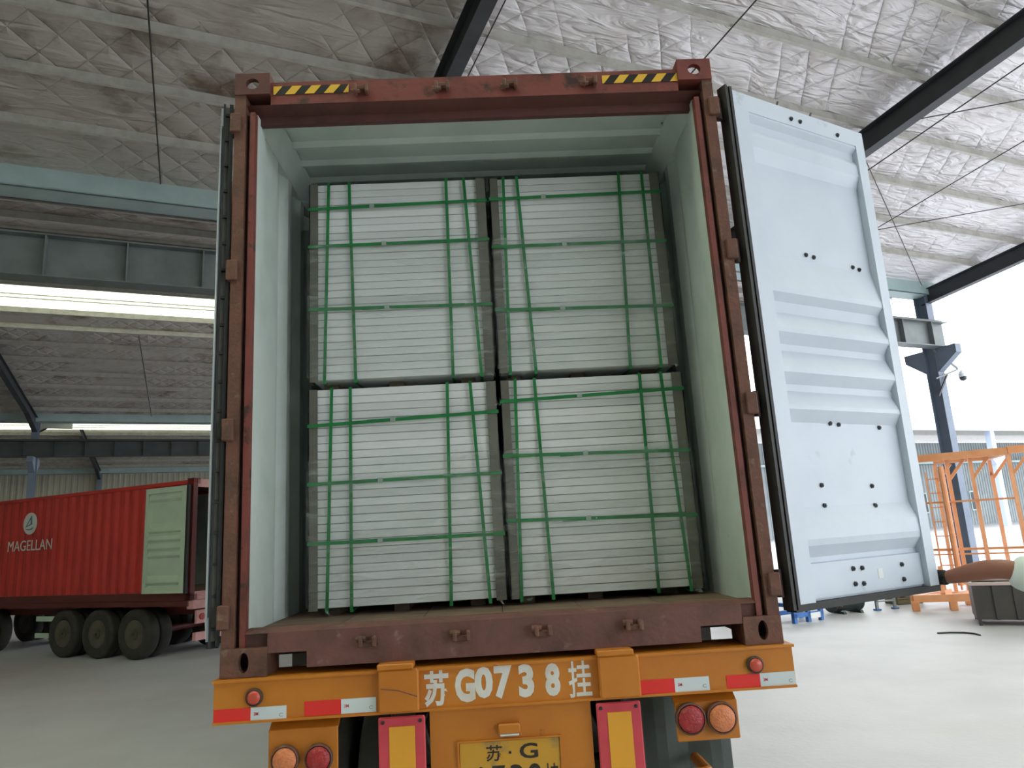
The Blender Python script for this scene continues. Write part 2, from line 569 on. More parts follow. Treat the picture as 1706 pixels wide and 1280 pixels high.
S1, S2 = 0.1, 0.15
VR, VB = -0.3, -13.6                        # ridge line and rear edge of the loading bay
zr1 = ZG + S1 * (13 - VR)
ze = ZG + S1 * 11.0
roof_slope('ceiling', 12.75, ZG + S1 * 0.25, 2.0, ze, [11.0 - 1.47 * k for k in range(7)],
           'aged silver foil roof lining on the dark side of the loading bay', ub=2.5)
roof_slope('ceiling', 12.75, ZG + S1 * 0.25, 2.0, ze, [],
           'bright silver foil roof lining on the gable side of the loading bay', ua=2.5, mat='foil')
roof_slope('ceiling', -2.6, ze, VB, ZG, [-3.6 - 1.5 * k for k in range(7)],
           'silver foil roof lining behind the viewpoint', mat='foil')
MON = [(-2.6, ze + 0.3, 2.0, ze + 0.3)]  # unseen lantern opening over the loading bay, added to light the floor
for a, b, nm in ((13.0, 42.3, 'second'), (42.3, 71.0, 'third')):
    mid = (a + b) / 2
    o0, o1 = (mid - 2.4, mid + 1.7) if a < 20 else (mid - 2.4, mid + 3.2)
    z0 = ZG + S2 * (o0 - a)
    z1 = ZG + S2 * (b - o1)
    roof_slope('ceiling', a + 0.25, ZG + S2 * 0.25, o0, z0, [a + 1.4 + 1.5 * k for k in range(8)],
               'rising roof lining of the %s bay beyond the loading bay' % nm)
    roof_slope('ceiling', o1, z1, b - 0.25, ZG + S2 * 0.25, [b - 1.4 - 1.75 * k for k in range(7)],
               'falling roof lining of the %s bay beyond the loading bay' % nm)
    MON.append((o0, z0 + (0.3 if a < 20 else 0.1), o1, z1 + (0.3 if a < 20 else 0.1)))

# glazed ridge lanterns; the unseen loading bay one is added for light
for k, (o0, z0, o1, z1) in enumerate(MON):
    for s, (v, z, top) in enumerate(((o0, z0, z1 + 1.5), (o1, z1, z1 + 1.5))):
        fb = MB()
        fb.box(U0, U1, v - 0.05, v + 0.05, z - 0.1, z + 0.12)
        fb.box(U0, U1, v - 0.04, v + 0.04, top - 0.1, top)
        for q in (0.30, 0.42, 0.72):
            fb.box(U0, U1, v - 0.03, v + 0.03, z + 0.12 + (top - z - 0.22) * q - 0.02, z + 0.12 + (top - z - 0.22) * q + 0.02)
        win = fb.build('window_%d' % (2 * k + s + 1), 'purlin', rotz=TH)
        tag(win, 'long glazed side of the ridge lantern over the %s bay' % ('loading', 'second', 'third')[k], kind='structure')
        step = (U1 - U0) / 24
        me = MB().box(0.04, step - 0.04, -0.008, 0.008, z + 0.12, top - 0.1).mesh('pane')
        me.materials.append(M['glazing'])
        for j in range(24):
            link('pane', me, None, win, (U0 + j * step, v, 0))
    cap = MB().box(U0, U1, o0 - 0.3, o1 + 0.3, z1 + 1.5, z1 + 1.6).build('ceiling', 'glazing' if k == 0 else 'oldfoil', rotz=TH)  # loading bay cap is translucent to brighten the floor below
    tag(cap, 'flat roof of the ridge lantern over the %s bay' % ('loading', 'second', 'third')[k], kind='structure')

# gutters
for i, v in enumerate(VG):
    g = MB()
    g.box(U0, U1, v - 0.3, v + 0.3, ZG - 0.2, ZG - 0.17)
    g.box(U0, U1, v - 0.3, v - 0.27, ZG - 0.2, ZG + 0.34)
    g.box(U0, U1, v + 0.27, v + 0.3, ZG - 0.2, ZG + 0.34)
    o = g.shift((0, v, ZG)).build('roof_gutter', 'gutter', loc=W(0, v, ZG), rotz=TH)
    tag(o, ['pale blue valley gutter nearest, along the edge of the loading bay roof', 'pale blue valley gutter one bay farther back', 'pale gutter along the farthest wall'][i], 'gutter', 'valley gutters under the roof')


def ibeam(mb, a, b, h, f, t=0.02, side=None):
    """I-section from a to b (points on the top flange line)"""
    a, b = Vector(a), Vector(b)
    dz = Vector((0, 0, 1))
    mb.bar(a - dz * (t / 2), b - dz * (t / 2), f, t)
    mb.bar(a - dz * (h - t / 2), b - dz * (h - t / 2), f, t)
    mb.bar(a - dz * (h / 2), b - dz * (h / 2), t, h - 2 * t)
    return mb


# crane girders along the column lines
for i, v in enumerate(VG[:2]):
    g = ibeam(MB(), (U0, v - 0.35, ZG - 1.25), (U1 - 0.1, v - 0.35, ZG - 1.25), 0.88, 0.42, 0.03)
    root = thing('crane_girder', ['steel crane girder with stiffeners on the nearest column row', 'steel crane girder on the column row one bay farther back'][i], 'girder', W(0, v - 0.35, ZG - 2.13), TH, 'crane girders on the column rows')
    g.shift((0, v - 0.35, ZG - 2.13)).build('beam', 'rafter' if i else 'girder', root)
    st = MB().box(-0.012, 0.012, -0.19, 0.19, 0.03, 0.85).mesh('stiffener')
    st.materials.append(M['rafter'] if i else M['girder'])
    u = -24.0
    while u < U1 - 0.2:
        link('stiffener', st, None, root, (u, 0, 0))
        u += 1.42
    rail = MB().box(U0, U1 - 0.1, -0.04, 0.04, 0.88, 0.98).build('rail', 'rod', root)

# columns and rafters
for j, u in enumerate(FR):
    for i, v in enumerate([13.0, 42.3, 71.0, VB]):
        if j not in (0, 1, 2, 3, 4) or (i == 2 and j > 3 or i == 3 and j in (1, 2, 3)):
            continue
        where = ['on the nearest row', 'one bay farther back', 'against the farthest wall', 'behind the viewpoint'][i]
        frame = ['at the open gable end', 'on the second frame from the open gable', 'on the third frame from the open gable', 'on the fourth frame from the open gable', 'on the fifth frame from the open gable'][j]
        root = thing('steel_column', 'blue grey steel column %s %s' % (where, frame), 'column', W(u, v, 0), TH, 'steel columns of the hall')
        sh = MB()
        sh.box(-0.16, 0.16, -0.22, -0.195, 0, ZG - 0.2)
        sh.box(-0.16, 0.16, 0.195, 0.22, 0, ZG - 0.2)
        sh.box(-0.012, 0.012, -0.195, 0.195, 0, ZG - 0.2)
        sh.build('shaft', 'column', root)
        if i < 2:
            br = MB()
            br.prism([(-0.22, ZG - 2.13), (-0.95, ZG - 2.13), (-0.95, ZG - 2.42), (-0.22, ZG - 2.95)], -0.14, 0.14, 'x')
            br.prism([(0.22, ZG - 2.13), (0.95, ZG - 2.13), (0.95, ZG - 2.42), (0.22, ZG - 2.95)], -0.14, 0.14, 'x')
            br.build('bracket', 'column', root)
        MB().box(-0.25, 0.25, -0.3, 0.3, 0, 0.03).build('base_plate', 'column', root)
        for bx_, by_ in ((-0.2, -0.25), (0.2, -0.25), (-0.2, 0.25), (0.2, 0.25)):
            MB().tube((bx_, by_, 0.03), (bx_, by_, 0.07), 0.02, n=6).build('anchor_bolt', 'rod', root)
    spans = [(13.0, ZG, VR, zr1, 'loading bay'), (VB, ZG, VR, zr1, 'rear half of the loading bay')]
    for (a, b, nm) in ((13.0, 42.3, 'second bay'), (42.3, 71.0, 'third bay')):
        mid = (a + b) / 2
        zt = ZG + S2 * (mid - 2.4 - a)
        spans += [(a, ZG, mid - 2.4, zt, nm + ' near side'), (b, ZG, mid + 1.7, ZG + S2 * (b - mid - 1.7), nm + ' far side')]
    fname = ['at the open gable end', 'second from the open gable', 'third from the open gable', 'fourth from the open gable', 'fifth from the open gable', 'sixth from the open gable', 'farthest from the open gable'][j]
    if j == 0:
        spans = spans[:2]
    for (va, za, vb, zb, nm) in spans:
        r = MB()
        d = 1 if vb > va else -1
        # haunched near the column, constant beyond
        vm = va + d * 2.6
        zm = za + (zb - za) * (vm - va) / (vb - va)
        hh = 0.5 if j == 0 else 0.8
        for (p, pz, ph), (q, qz, qh) in ((((va, za, hh)), (vm, zm, 0.5)), (((vm, zm, 0.5)), (vb, zb, 0.5))):
            for s in (-1, 1):
                pass
            r.bar((u, p, pz - 0.01), (u, q, qz - 0.01), 0.24, 0.02)
            r.bar((u, p, pz - ph), (u, q, qz - qh), 0.24, 0.02)
            r.quadbox([(u - 0.008, p, pz - ph), (u + 0.008, p, pz - ph), (u + 0.008, q, qz - qh), (u - 0.008, q, qz - qh),
                       (u - 0.008, p, pz), (u + 0.008, p, pz), (u + 0.008, q, qz), (u - 0.008, q, qz)])
        o = r.shift((u, va, za)).build('roof_rafter', 'rafter', loc=W(u, va, za), rotz=TH)
        tag(o, 'dark steel rafter %s over the %s' % (fname, nm), 'rafter', 'dark steel roof rafters')

# gable edge trim along the open end
for (va, za, vb, zb, nm) in ((13.0, ZG, VR, zr1, 'trim_1'), (VB, ZG, VR, zr1, 'trim_2')):
    t = MB().bar((U1 + 0.32, va, za + 0.2), (U1 + 0.32, vb, zb + 0.2), 0.04, 0.42).build(nm, 'whitetrim', rotz=TH)
    tag(t, 'white edge trim of the roof at the open gable', kind='structure')

# sag rods, ties and wind bracing under the near roof
rod_specs = [((-2.15, 12.3), (-2.15, 2.1), 0.014, 'dark sag rod across the purlins left of the main container', -0.03),
             ((6.9, 12.3), (6.9, 2.1), 0.014, 'dark sag rod across the purlins above the open door', -0.03),
             ((16.0, 12.3), (16.0, 2.1), 0.012, 'thin sag rod in the roof panel nearest the open gable', -0.03),
             ((2.95, 12.3), (2.95, 2.1), 0.012, 'thin rod running close beside the rafter above the main container', -0.03),
             ((13.2, 12.3), (13.2, 2.1), 0.014, 'dark rod close to the rafter above the open door', -0.03),
             ((12.1, 6.2), (18.0, 2.3), 0.012, 'bracing rod rising from the rafter above the open door to the ridge side', -0.08),
             ((12.1, 7.0), (21.2, 12.4), 0.012, 'diagonal bracing rod running down to the gable column', -0.08),
             ((12.2, 12.4), (21.4, 5.9), 0.012, 'diagonal bracing rod rising to the gable rafter', -0.12)]
for (a, b, r, lab, dz) in rod_specs:
    za = ZG + S1 * (13 - a[1]) + dz
    zb = ZG + S1 * (13 - b[1]) + dz
    o = MB().tube((0, 0, 0), (b[0] - a[0], b[1] - a[1], zb - za), r, n=6).build('bracing_rod', 'rod', loc=W(a[0], a[1], za), rotz=TH)
    tag(o, lab, 'rod', 'thin rods under the roof')
o = MB().tube((0, 0, 0), (0, -11.0, 1.6), 0.02, n=6).build('bracing_rod', 'rod', loc=W(-3.75, 41.0, ZG + 0.02), rotz=TH)
tag(o, 'sag rod across the far side of the second bay roof', 'rod', 'thin rods under the roof')

# walls
wl = MB()
n = 150
pts = []
for i in range(n):
    u = U0 + (U1 - U0) * i / n
    d = (U1 - U0) / n
    pts += [(u, 71.4), (u + d * 0.5, 71.4), (u + d * 0.6, 71.36), (u + d * 0.9, 71.36)]
pts += [(U1, 71.4), (U1, 71.5), (U0, 71.5)]
wl.prism(pts, 0, ZG + 0.4, 'z')
tag(wl.build('wall_back', 'wall', rotz=TH), 'beige sheet wall at the far side of the hall', kind='structure')
fw = MB()  # unseen wall added to cut light from behind; gateway placed to steer it
for a, b, c, d in ((U0, 3.0, 0, ZG), (3.0, U1, 7.6, ZG)):
    fw.box(a, b, VB - 0.45, VB - 0.35, c, d)
tag(fw.build('wall_front', 'farwall', rotz=TH), 'sheet wall with a wide gateway behind the viewpoint', kind='structure')
tag(MB().box(U0 - 0.2, U0, VB, 71.5, 0, ZG + 3.2).build('wall_left', 'wall', rotz=TH), 'closed sheet end wall of the hall', kind='structure')

# ------------------------------------------------------------------ main container
ct = thing('shipping_container', 'worn red shipping container with both doors open, loaded with white board stacks', 'container', (0, 0, HB))
L = 12.192
# posts
for s in (-1, 1):
    def X(a):
        return s * a
    def bx(mb, a, b, y0, y1, z0, z1):
        return mb.box(min(s * a, s * b), max(s * a, s * b), y0, y1, z0, z1)
    p = bx(MB(), 1.219, 1.166, 0.0, 0.13, 0.118, 2.778)
    po = p.build('corner_post', 'crust', ct)
    bx(MB(), 1.166, 1.146, 0.045, 0.13, 0.118, 2.69).build('channel', 'cdark', po)
    bx(MB(), 1.146, 1.121, 0.012, 0.055, 0.118, 2.69).build('inner_strip', 'cred', po)
    bx(MB(), 1.145, 1.02, 0.03, 0.1, 0.11, 0.17).build('foot_block', 'sill', po)
    # hinge lugs on the post
    for z in (0.25, 1.07, 1.84, 2.62):
        mb = MB()
        xa, xb = (1.185, 1.236)
        mb.cbox(min(s * xa, s * xb), max(s * xa, s * xb), -0.02, 0.02, z - 0.05, z + 0.05, 0.004)
        mb.build('hinge_lug', 'crust', po)
    # side wall: pale lining, corrugated
    wl_ = MB()
    prof = [(0.12, 1.128), (0.2, 1.128), (0.24, 1.150), (0.50, 1.150)]
    y = 0.50
    while y < L - 0.35:
        prof += [(y + 0.07, 1.186), (y + 0.14, 1.186), (y + 0.21, 1.150), (y + 0.28, 1.150)]
        y += 0.28
    prof += [(L - 0.05, 1.150)]
    rows = [[(s * x, yy, 0.14) for yy, x in prof], [(s * x, yy, 2.72) for yy, x in prof]]
    wl_.grid(rows)
    rows2 = [[(s * (x + 0.003), yy, 0.14) for yy, x in prof], [(s * (x + 0.003), yy, 2.72) for yy, x in prof]]
    wl_.grid(rows2)
    wo = wl_.build('side_wall', 'cwhite', ct)
    tag(wo, 'pale corrugated inner side wall')
    # outside skin in red
    wr = MB()
    rows = [[(s * (x + 0.008), yy, 0.14) for yy, x in prof], [(s * (x + 0.008), yy, 2.72) for yy, x in prof]]
    wr.grid(rows)
    wr.build('side_panel', 'cred', ct)
    bx(MB(), 1.219, 1.15, 0.13, L - 0.13, 2.72, 2.8).build('top_rail', 'cred', ct)
    bx(MB(), 1.219, 1.15, 0.13, L - 0.13, 0.0, 0.14).build('bottom_rail', 'cred', ct)
    # floor edge and lashing bits: pale scuffed strip at the inner edge
    bx(MB(), 1.1212, 1.16, 0.056, 0.135, 0.14, 2.70).build('pale_edge', 'cwhite', po)


def fitting(x0, x1, z0, z1, y0, y1, hole):
    """corner casting with an oval front hole and an open top"""
    mb = MB()
    cx, cz = (x0 + x1) / 2 + hole[0], (z0 + z1) / 2 + hole[1]
    n = 16
    inner, outer = [], []
    for i in range(n):
        a = 2 * math.pi * i / n
        inner.append((cx + hole[2] * math.cos(a), cz + hole[3] * math.sin(a)))
        ca, sa = math.cos(a), math.sin(a)
        k = 1 / max(abs(ca), abs(sa))
        outer.append(((x0 + x1) / 2 + (x1 - x0) / 2 * ca * k, (z0 + z1) / 2 + (z1 - z0) / 2 * sa * k))
    b = len(mb.v)
    for p in outer:
        mb.v.append((p[0], y0, p[1]))
    for p in inner:
        mb.v.append((p[0], y0, p[1]))
    for p in inner:
        mb.v.append((p[0], y0 + 0.03, p[1]))
    for p in outer:
        mb.v.append((p[0], y0 + 0.03, p[1]))
    for i in range(n):
        j = (i + 1) % n
        mb.f += [(b + i, b + j, b + n + j, b + n + i), (b + n + i, b + n + j, b + 2 * n + j, b + 2 * n + i),
                 (b + 2 * n + i, b + 2 * n + j, b + 3 * n + j, b + 3 * n + i), (b + 3 * n + i, b + 3 * n + j, b + j, b + i)]
    t = 0.022
    mb.box(x0, x0 + t, y0 + 0.028, y1, z0, z1)
    mb.box(x1 - t, x1, y0 + 0.028, y1, z0, z1)
    mb.box(x0 + t, x1 - t, y0 + 0.028, y1, z0, z0 + t)
    return mb


for s in (-1, 1):
    for z0, top in ((2.778, True), (0.0, False)):
        x0, x1 = (-1.219, -1.045) if s < 0 else (1.045, 1.219)
        if not top:
            x0, x1 = (-1.219, -1.02) if s < 0 else (1.05, 1.219)
        mb = fitting(x0, x1, z0, z0 + 0.118, -0.008, 0.17, (0.0, 0.0, 0.034 if top else 0.022, 0.03 if top else 0.042))
        if not top:
            mb.box(x0 + 0.02, x1 - 0.02, 0.16, 0.172, z0, z0 + 0.118)
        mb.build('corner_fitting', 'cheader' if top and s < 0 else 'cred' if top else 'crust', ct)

# header
hd = MB()
hd.box(-1.045, 1.045, 0.012, 0.11, 2.728, 2.852)
hd.box(-1.045, 1.045, 0.03, 0.11, 2.852, 2.866)
hd.build('door_header', 'cred', ct)
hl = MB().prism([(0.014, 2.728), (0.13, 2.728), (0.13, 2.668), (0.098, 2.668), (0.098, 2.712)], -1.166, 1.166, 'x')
hl.build('header_lip', 'cheader', ct)  # darker red puts the shade under the header into the lip's colour
# roof inside: transverse corrugation
prof = [(0.11, 2.79), (0.34, 2.79)]
y = 0.34
while y < L - 0.3:
    prof += [(y + 0.03, 2.812), (y + 0.16, 2.812), (y + 0.19, 2.79), (y + 0.21, 2.79)]
    y += 0.21
prof += [(L - 0.05, 2.79)]
rf = MB().grid([[(-1.16, yy, z) for yy, z in prof], [(1.16, yy, z) for yy, z in prof]])
rf.build('roof_lining', 'cwhite', ct)
MB().grid([[(-1.19, yy, z + 0.01) for yy, z in prof], [(1.19, yy, z + 0.01) for yy, z in prof]]).build('roof_sheet', 'cred', ct)
for s in (-1, 1):
    # pale gusset between wall and roof
    MB().prism([(s * 1.146, 2.69), (s * 1.2, 2.69), (s * 1.2, 2.80), (s * 1.07, 2.80)], 0.13, L - 0.1, 'y').build('roof_gusset', 'cwhite', ct)
# end wall
MB().box(-1.2, 1.2, L - 0.06, L, 0.0, 2.85).build('end_wall', 'cwhite', ct)
# floor of plywood planks
flo = MB().box(-1.15, 1.15, 0.1, L - 0.06, 0.115, 0.150).build('floor_base', 'cdark', ct)
for i in range(6):
    x0 = -1.15 + i * 2.3 / 6
    MB().box(x0 + 0.002, x0 + 2.3 / 6 - 0.002, 0.09, L - 0.06, 0.150, 0.165).build('floor_board', 'plywood', ct)
# cross members below
for i in range(38):
    yy = 0.45 + i * 0.31
    MB().box(-1.15, 1.15, yy, yy + 0.05, 0.02, 0.115).build('cross_member', 'cdark', ct)
# sill with fork-lift notches at both ends
sl = MB()
sl.box(-0.852, 0.86, -0.004, 0.1, 0.026, 0.175)
sl.box(-1.02, -0.852, -0.004, 0.1, 0.092, 0.175)
sl.box(0.86, 1.05, -0.004, 0.1, 0.092, 0.175)
sl.prism([(-0.004, 0.175), (0.10, 0.175), (0.10, 0.19), (0.06, 0.192)], -1.12, 1.12, 'x')
so = sl.build('door_sill', 'sill', ct)
# worn plywood threshold
MB().prism([(0.055, 0.1925), (0.2, 0.166), (0.2, 0.16), (0.055, 0.186)], -1.11, 1.11, 'x').build('threshold', 'plywood', so)


def keeper(name, x, z, up_):
    mb = MB()
    s = 1 if up_ else -1
    mb.cbox(x - 0.04, x - 0.022, -0.05, -0.002, z - 0.022, z + 0.022, 0.004)
    mb.cbox(x + 0.018, x + 0.036, -0.05, -0.002, z - 0.022, z + 0.022, 0.004)
    mb.cbox(x - 0.04, x + 0.036, -0.03, -0.002, z + s * 0.012 - 0.012, z + s * 0.012 + 0.012, 0.004)
    mb.tube((x - 0.05, -0.03, z - s * 0.012), (x - 0.008, -0.034, z - s * 0.014), 0.013, 0.01, 8)
    return mb.build(name, 'crust', ct)


for x in (-0.582, -0.172, 0.174, 0.582):
    keeper('cam_keeper', x, 2.782, True).location = (0, 0.014, 0)
for x in (-0.585, -0.183, 0.17, 0.566):
    keeper('cam_keeper', x, 0.118, False)
# hazard stickers
for x0, x1 in ((-1.03, -0.651), (0.652, 1.044)):
    st = MB().box(x0, x1, 0.009, 0.0125, 2.781, 2.829).build('hazard_sticker', 'hazk', ct)
    stp = MB()
    k = 0
    pitch = 0.098
    x = x0 + 0.0
    rects = []
    if x0 < 0:
        stp_list = [(x0, 0.0, 0.035), (x0 + 0.058, 0.055, 0.095)]
    x = x0 - 0.04
    while x < x1:
        a, b = x + 0.0, x + 0.048
        sl_ = 0.036
        lo = [max(x0, min(x1, a)), max(x0, min(x1, b))]
        hi = [max(x0, min(x1, a + sl_)), max(x0, min(x1, b + sl_))]
        if hi[1] - hi[0] > 0.004 or lo[1] - lo[0] > 0.004:
            q = MB()
            q.quadbox([(lo[0], 0.0075, 2.782), (lo[1] + 1e-5, 0.0075, 2.782), (lo[1] + 1e-5, 0.009, 2.782), (lo[0], 0.009, 2.782),
                       (hi[0], 0.0075, 2.828), (hi[1] + 1e-5, 0.0075, 2.828), (hi[1] + 1e-5, 0.009, 2.828), (hi[0], 0.009, 2.828)])
            q.build('yellow_stripe', 'hazy', st)
        x += pitch

# ---- doors
PROFILE = [(2.625, 0.004), (2.60, 0.03), (2.555, 0.03), (2.52, 0.012), (2.45, 0.012), (2.38, 0.04), (1.86, 0.04), (1.72, 0.012), (1.68, 0.004),
           (1.65, 0.004), (1.61, 0.036), (1.55, 0.036), (1.465, 0.002), (1.44, 0.002), (1.385, 0.036), (1.35, 0.036), (1.262, 0.002), (1.235, 0.002),
           (1.18, 0.036), (1.145, 0.036), (1.07, 0.006), (1.05, 0.006), (0.99, 0.04), (0.58, 0.04), (0.50, 0.008), (0.43, 0.006), (0.40, 0.01),
           (0.345, 0.048), (0.322, 0.048), (0.318, 0.03), (0.20, 0.03), (0.16, 0.03)]
BOLTS = [(0.522, 2.68), (0.594, 2.68), (0.907, 2.672), (0.53, 1.899), (0.59, 1.894), (0.909, 1.88), (0.964, 1.873), (0.522, 0.99), (0.586, 0.985),
         (0.912, 0.976), (0.391, 0.681), (0.775, 0.67), (0.391, 0.583), (0.773, 0.571), (0.519, 0.276), (0.586, 0.274), (0.899, 0.269),
         (0.52, 0.204), (0.582, 0.201), (0.898, 0.196)]


def pdepth(z):
    for (za, da), (zb, db) in zip(PROFILE, PROFILE[1:]):
        if zb <= z <= za:
            return da + (db - da) * (za - z) / max(1e-6, za - zb)
    return 0.0


def container_door(parent, sx, ang, white, red, detail=True, zt=2.74, zb=0.15, scale=1.0):
    """door leaf in its own frame: r away from the hinge, inner face towards -y"""
    x = lambda r: sx * r

    def bx(mb, r0, r1, y0, y1, z0, z1):
        return mb.box(min(x(r0), x(r1)), max(x(r0), x(r1)), y0, y1, z0, z1)
    mb = MB()
    bx(mb, 0.076, 0.19, 0.0, 0.05, zb, zt)
    bx(mb, 1.066, 1.142, 0.0, 0.05, zb, zt)
    bx(mb, 0.19, 1.066, 0.0, 0.05, 2.64, zt)
    leaf = mb.build('door_leaf', white, parent)
    pn = MB()
    rows = [[(x(r), d if 0 < k < 3 else d, z) for k, r in enumerate((0.19, 0.19, 1.066, 1.066))] for z, d in PROFILE]
    rows = [[(x(0.19), d, z), (x(1.066), d, z)] for z, d in PROFILE]
    rows = [[(x(0.19), 0.004, 2.64), (x(1.066), 0.004, 2.64)]] + rows
    pn.grid(rows)
    pn.build('ribbed_panel', white, leaf)
    ou = MB()
    ou.grid([[(a[0], a[1] + 0.012, a[2]) for a in r] for r in rows])
    ou.build('outer_panel', red, leaf)
    # bottom pale skirt and dark gaskets
    mb = MB()
    bx(mb, 0.19, 1.066, 0.043, 0.05, zb, 0.318)
    mb.build('bottom_rail', white, leaf)
    g = MB()
    bx(g, 0.026, 0.040, -0.012, 0.045, zb - 0.02, zt + 0.01)
    bx(g, 0.045, 0.052, -0.006, 0.03, zb - 0.02, zt + 0.01)
    bx(g, 0.058, 0.076, -0.010, 0.05, zb - 0.02, zt + 0.01)
    bx(g, 0.040, 0.058, 0.012, 0.045, zb - 0.02, zt + 0.01)
    bx(g, 0.05, 1.142, -0.004, 0.05, zb - 0.03, zb)
    g.build('rubber_gasket', 'rubber', leaf)
    rt = MB()
    bx(rt, 0.0525, 0.0575, 0.0, 0.02, zb, zt)
    rt.build('gasket_retainer', 'angle', leaf)
    for z in (0.25, 1.07, 1.84, 2.62):
        h = MB()
        h.cbox(min(x(-0.005), x(0.06)), max(x(-0.005), x(0.06)), 0.045, 0.062, z - 0.045, z + 0.045, 0.004)
        h.tube((0, 0.03, z - 0.06), (0, 0.03, z + 0.06), 0.016, n=10)
        h.build('hinge_blade', 'cdark', leaf)
    if detail:
        bm_ = MB().tube((0, 0.002, 0), (0, -0.008, 0), 0.0135, 0.0115, 6)
        bm_.tube((0, -0.008, 0), (0, -0.013, 0), 0.007, 0.005, 6)
        me = bm_.mesh('door_bolt')
        me.materials.append(M['bolt'])
        for r, z in BOLTS:
            link('door_bolt', me, None, leaf, (x(r), pdepth(z) if z < 2.63 else 0.0, z))
        for r, z in ((0.72, 2.742), (0.45, 2.742)):
            MB().tube((x(r), 0.03, z), (x(r + 0.01), 0.02, z + 0.04), 0.008, 0.006, 6).build('top_clip', 'rod', leaf)
    return leaf


dr = container_door(ct, 1, 27, 'doorwhite', 'cred')
dr.location = (1.257, 0.0, 0)
dr.rotation_euler = (0, 0, R(27))
tag(dr, 'pale blue grey inner face of the open door on the right')
MB().box(0.705, 0.742, 0.0285, 0.03, 0.215, 0.262).build('paper_label', 'white', dr)
# locking gear on the outside of both leaves
for k, leaf, sx in ((0, dr, 1),):
    for r in (0.45, 0.95):
        mb = MB().tube((sx * r, 0.085, 0.1), (sx * r, 0.085, 2.78), 0.017, n=10)
        mb.build('locking_rod', 'crust', leaf)

# left leaf swung right round beside the container: its hinge edge faces the camera
mb = MB()
mb.box(-0.004, 0.0, 0.0, 1.14, 0.15, 2.73)          # pale inner skin
dl = mb.build('door_leaf', 'doorwhite', ct)
tag(dl, 'open door on the left seen edge-on with its black gasket')
mb = MB()
for z0, z1 in ((0.15, 0.25), (2.63, 2.73)):
    mb.box(0.0, 0.05, 0.0, 1.14, z0, z1)
mb.box(0.0, 0.05, 1.06, 1.14, 0.25, 2.63)
mb.box(0.0, 0.05, 0.03, 0.12, 0.25, 2.63)
mb.build('door_frame', 'doorwhite', dl)
rows = [[(d + 0.006, 0.12, z), (d + 0.006, 1.06, z)] for z, d in PROFILE]
MB().grid(rows).build('ribbed_panel', 'cred', dl)
mb = MB()
mb.box(0.006, 0.016, -0.025, 0.03, 0.13, 2.74)
mb.box(0.034, 0.052, -0.03, 0.03, 0.13, 2.74)
mb.box(0.0, 0.05, 0.0, 1.14, 0.12, 0.15)
mb.build('rubber_gasket', 'rubber', dl)
MB().box(0.016, 0.034, -0.006, 0.03, 0.15, 2.73).build('gasket_retainer', 'angle', dl)
ru = MB().box(0.010, 0.040, -0.022, 0.0, -0.007, 0.007).mesh('gasket_clip')
ru.materials.append(M['rubber'])
for k in range(19):
    link('gasket_clip', ru, None, dl, (0, 0, 0.2 + k * 0.138))
for z in (0.25, 1.07, 1.84, 2.62):
    MB().cbox(0.04, 0.085, -0.02, 0.015, z - 0.045, z + 0.045, 0.004).build('hinge_blade', 'crust', dl)
for r in (0.4, 0.9):
    MB().tube((0.085, r, 0.1), (0.085, r, 2.78), 0.017, n=10).build('locking_rod', 'crust', dl)
dl.location = (-1.292, 0.03, 0)
dl.rotation_euler = (0, 0, R(21.55))

# peeling flakes and scraps of film inside the doorway
for (x, y, z, sx, sz) in ((-1.13, 0.14, 2.27, 0.02, 0.22),):
    MB().grid([[(x, y + 0.01 * math.sin(i), z + sz * (i / 6 - 0.5)), (x + 0.002, y + sx + 0.01 * math.cos(i * 2), z + sz * (i / 6 - 0.5))] for i in range(7)]).build('paint_flake', 'white', ct)

# ------------------------------------------------------------------ board stacks
STK = {
    'upper left': ((-1.0, 0.030, 1.42, 2.598), [(-0.886, -0.914), (-0.768, -0.742), (-0.202, -0.205), (-0.099, -0.047)],
                   [(2.436, 2.452), (2.205, 2.208), (1.829, 1.814)], [-0.637, -0.572, -0.562]),
    'upper right': ((0.050, 1.062, 1.42, 2.592), [(0.135, 0.113), (0.214, 0.257), (0.821, 0.786), (0.958, 0.96)],
                    [(2.455, 2.464), (2.158, 2.153), (1.776, 1.757)], [0.365, 0.468, 0.43]),
    'lower left': ((-1.003, 0.032, 0.208, 1.370), [(-0.874, -0.904), (-0.773, -0.777), (-0.24, -0.262), (-0.114, -0.058)],
                   [(1.165, 1.196), (0.85, 0.86), (0.539, 0.538)], [-0.543, -0.617, -0.623]),
    'lower right': ((0.050, 1.070, 0.208, 1.370), [(0.136, 0.105), (0.243, 0.272), (0.833, 0.827), (0.952, 1.0)],
                    [(1.248, 1.274), (0.948, 0.928), (0.602, 0.579)], [0.487, 0.496, 0.485]),
}
YF, YB = 0.62, 3.06
NB = 27
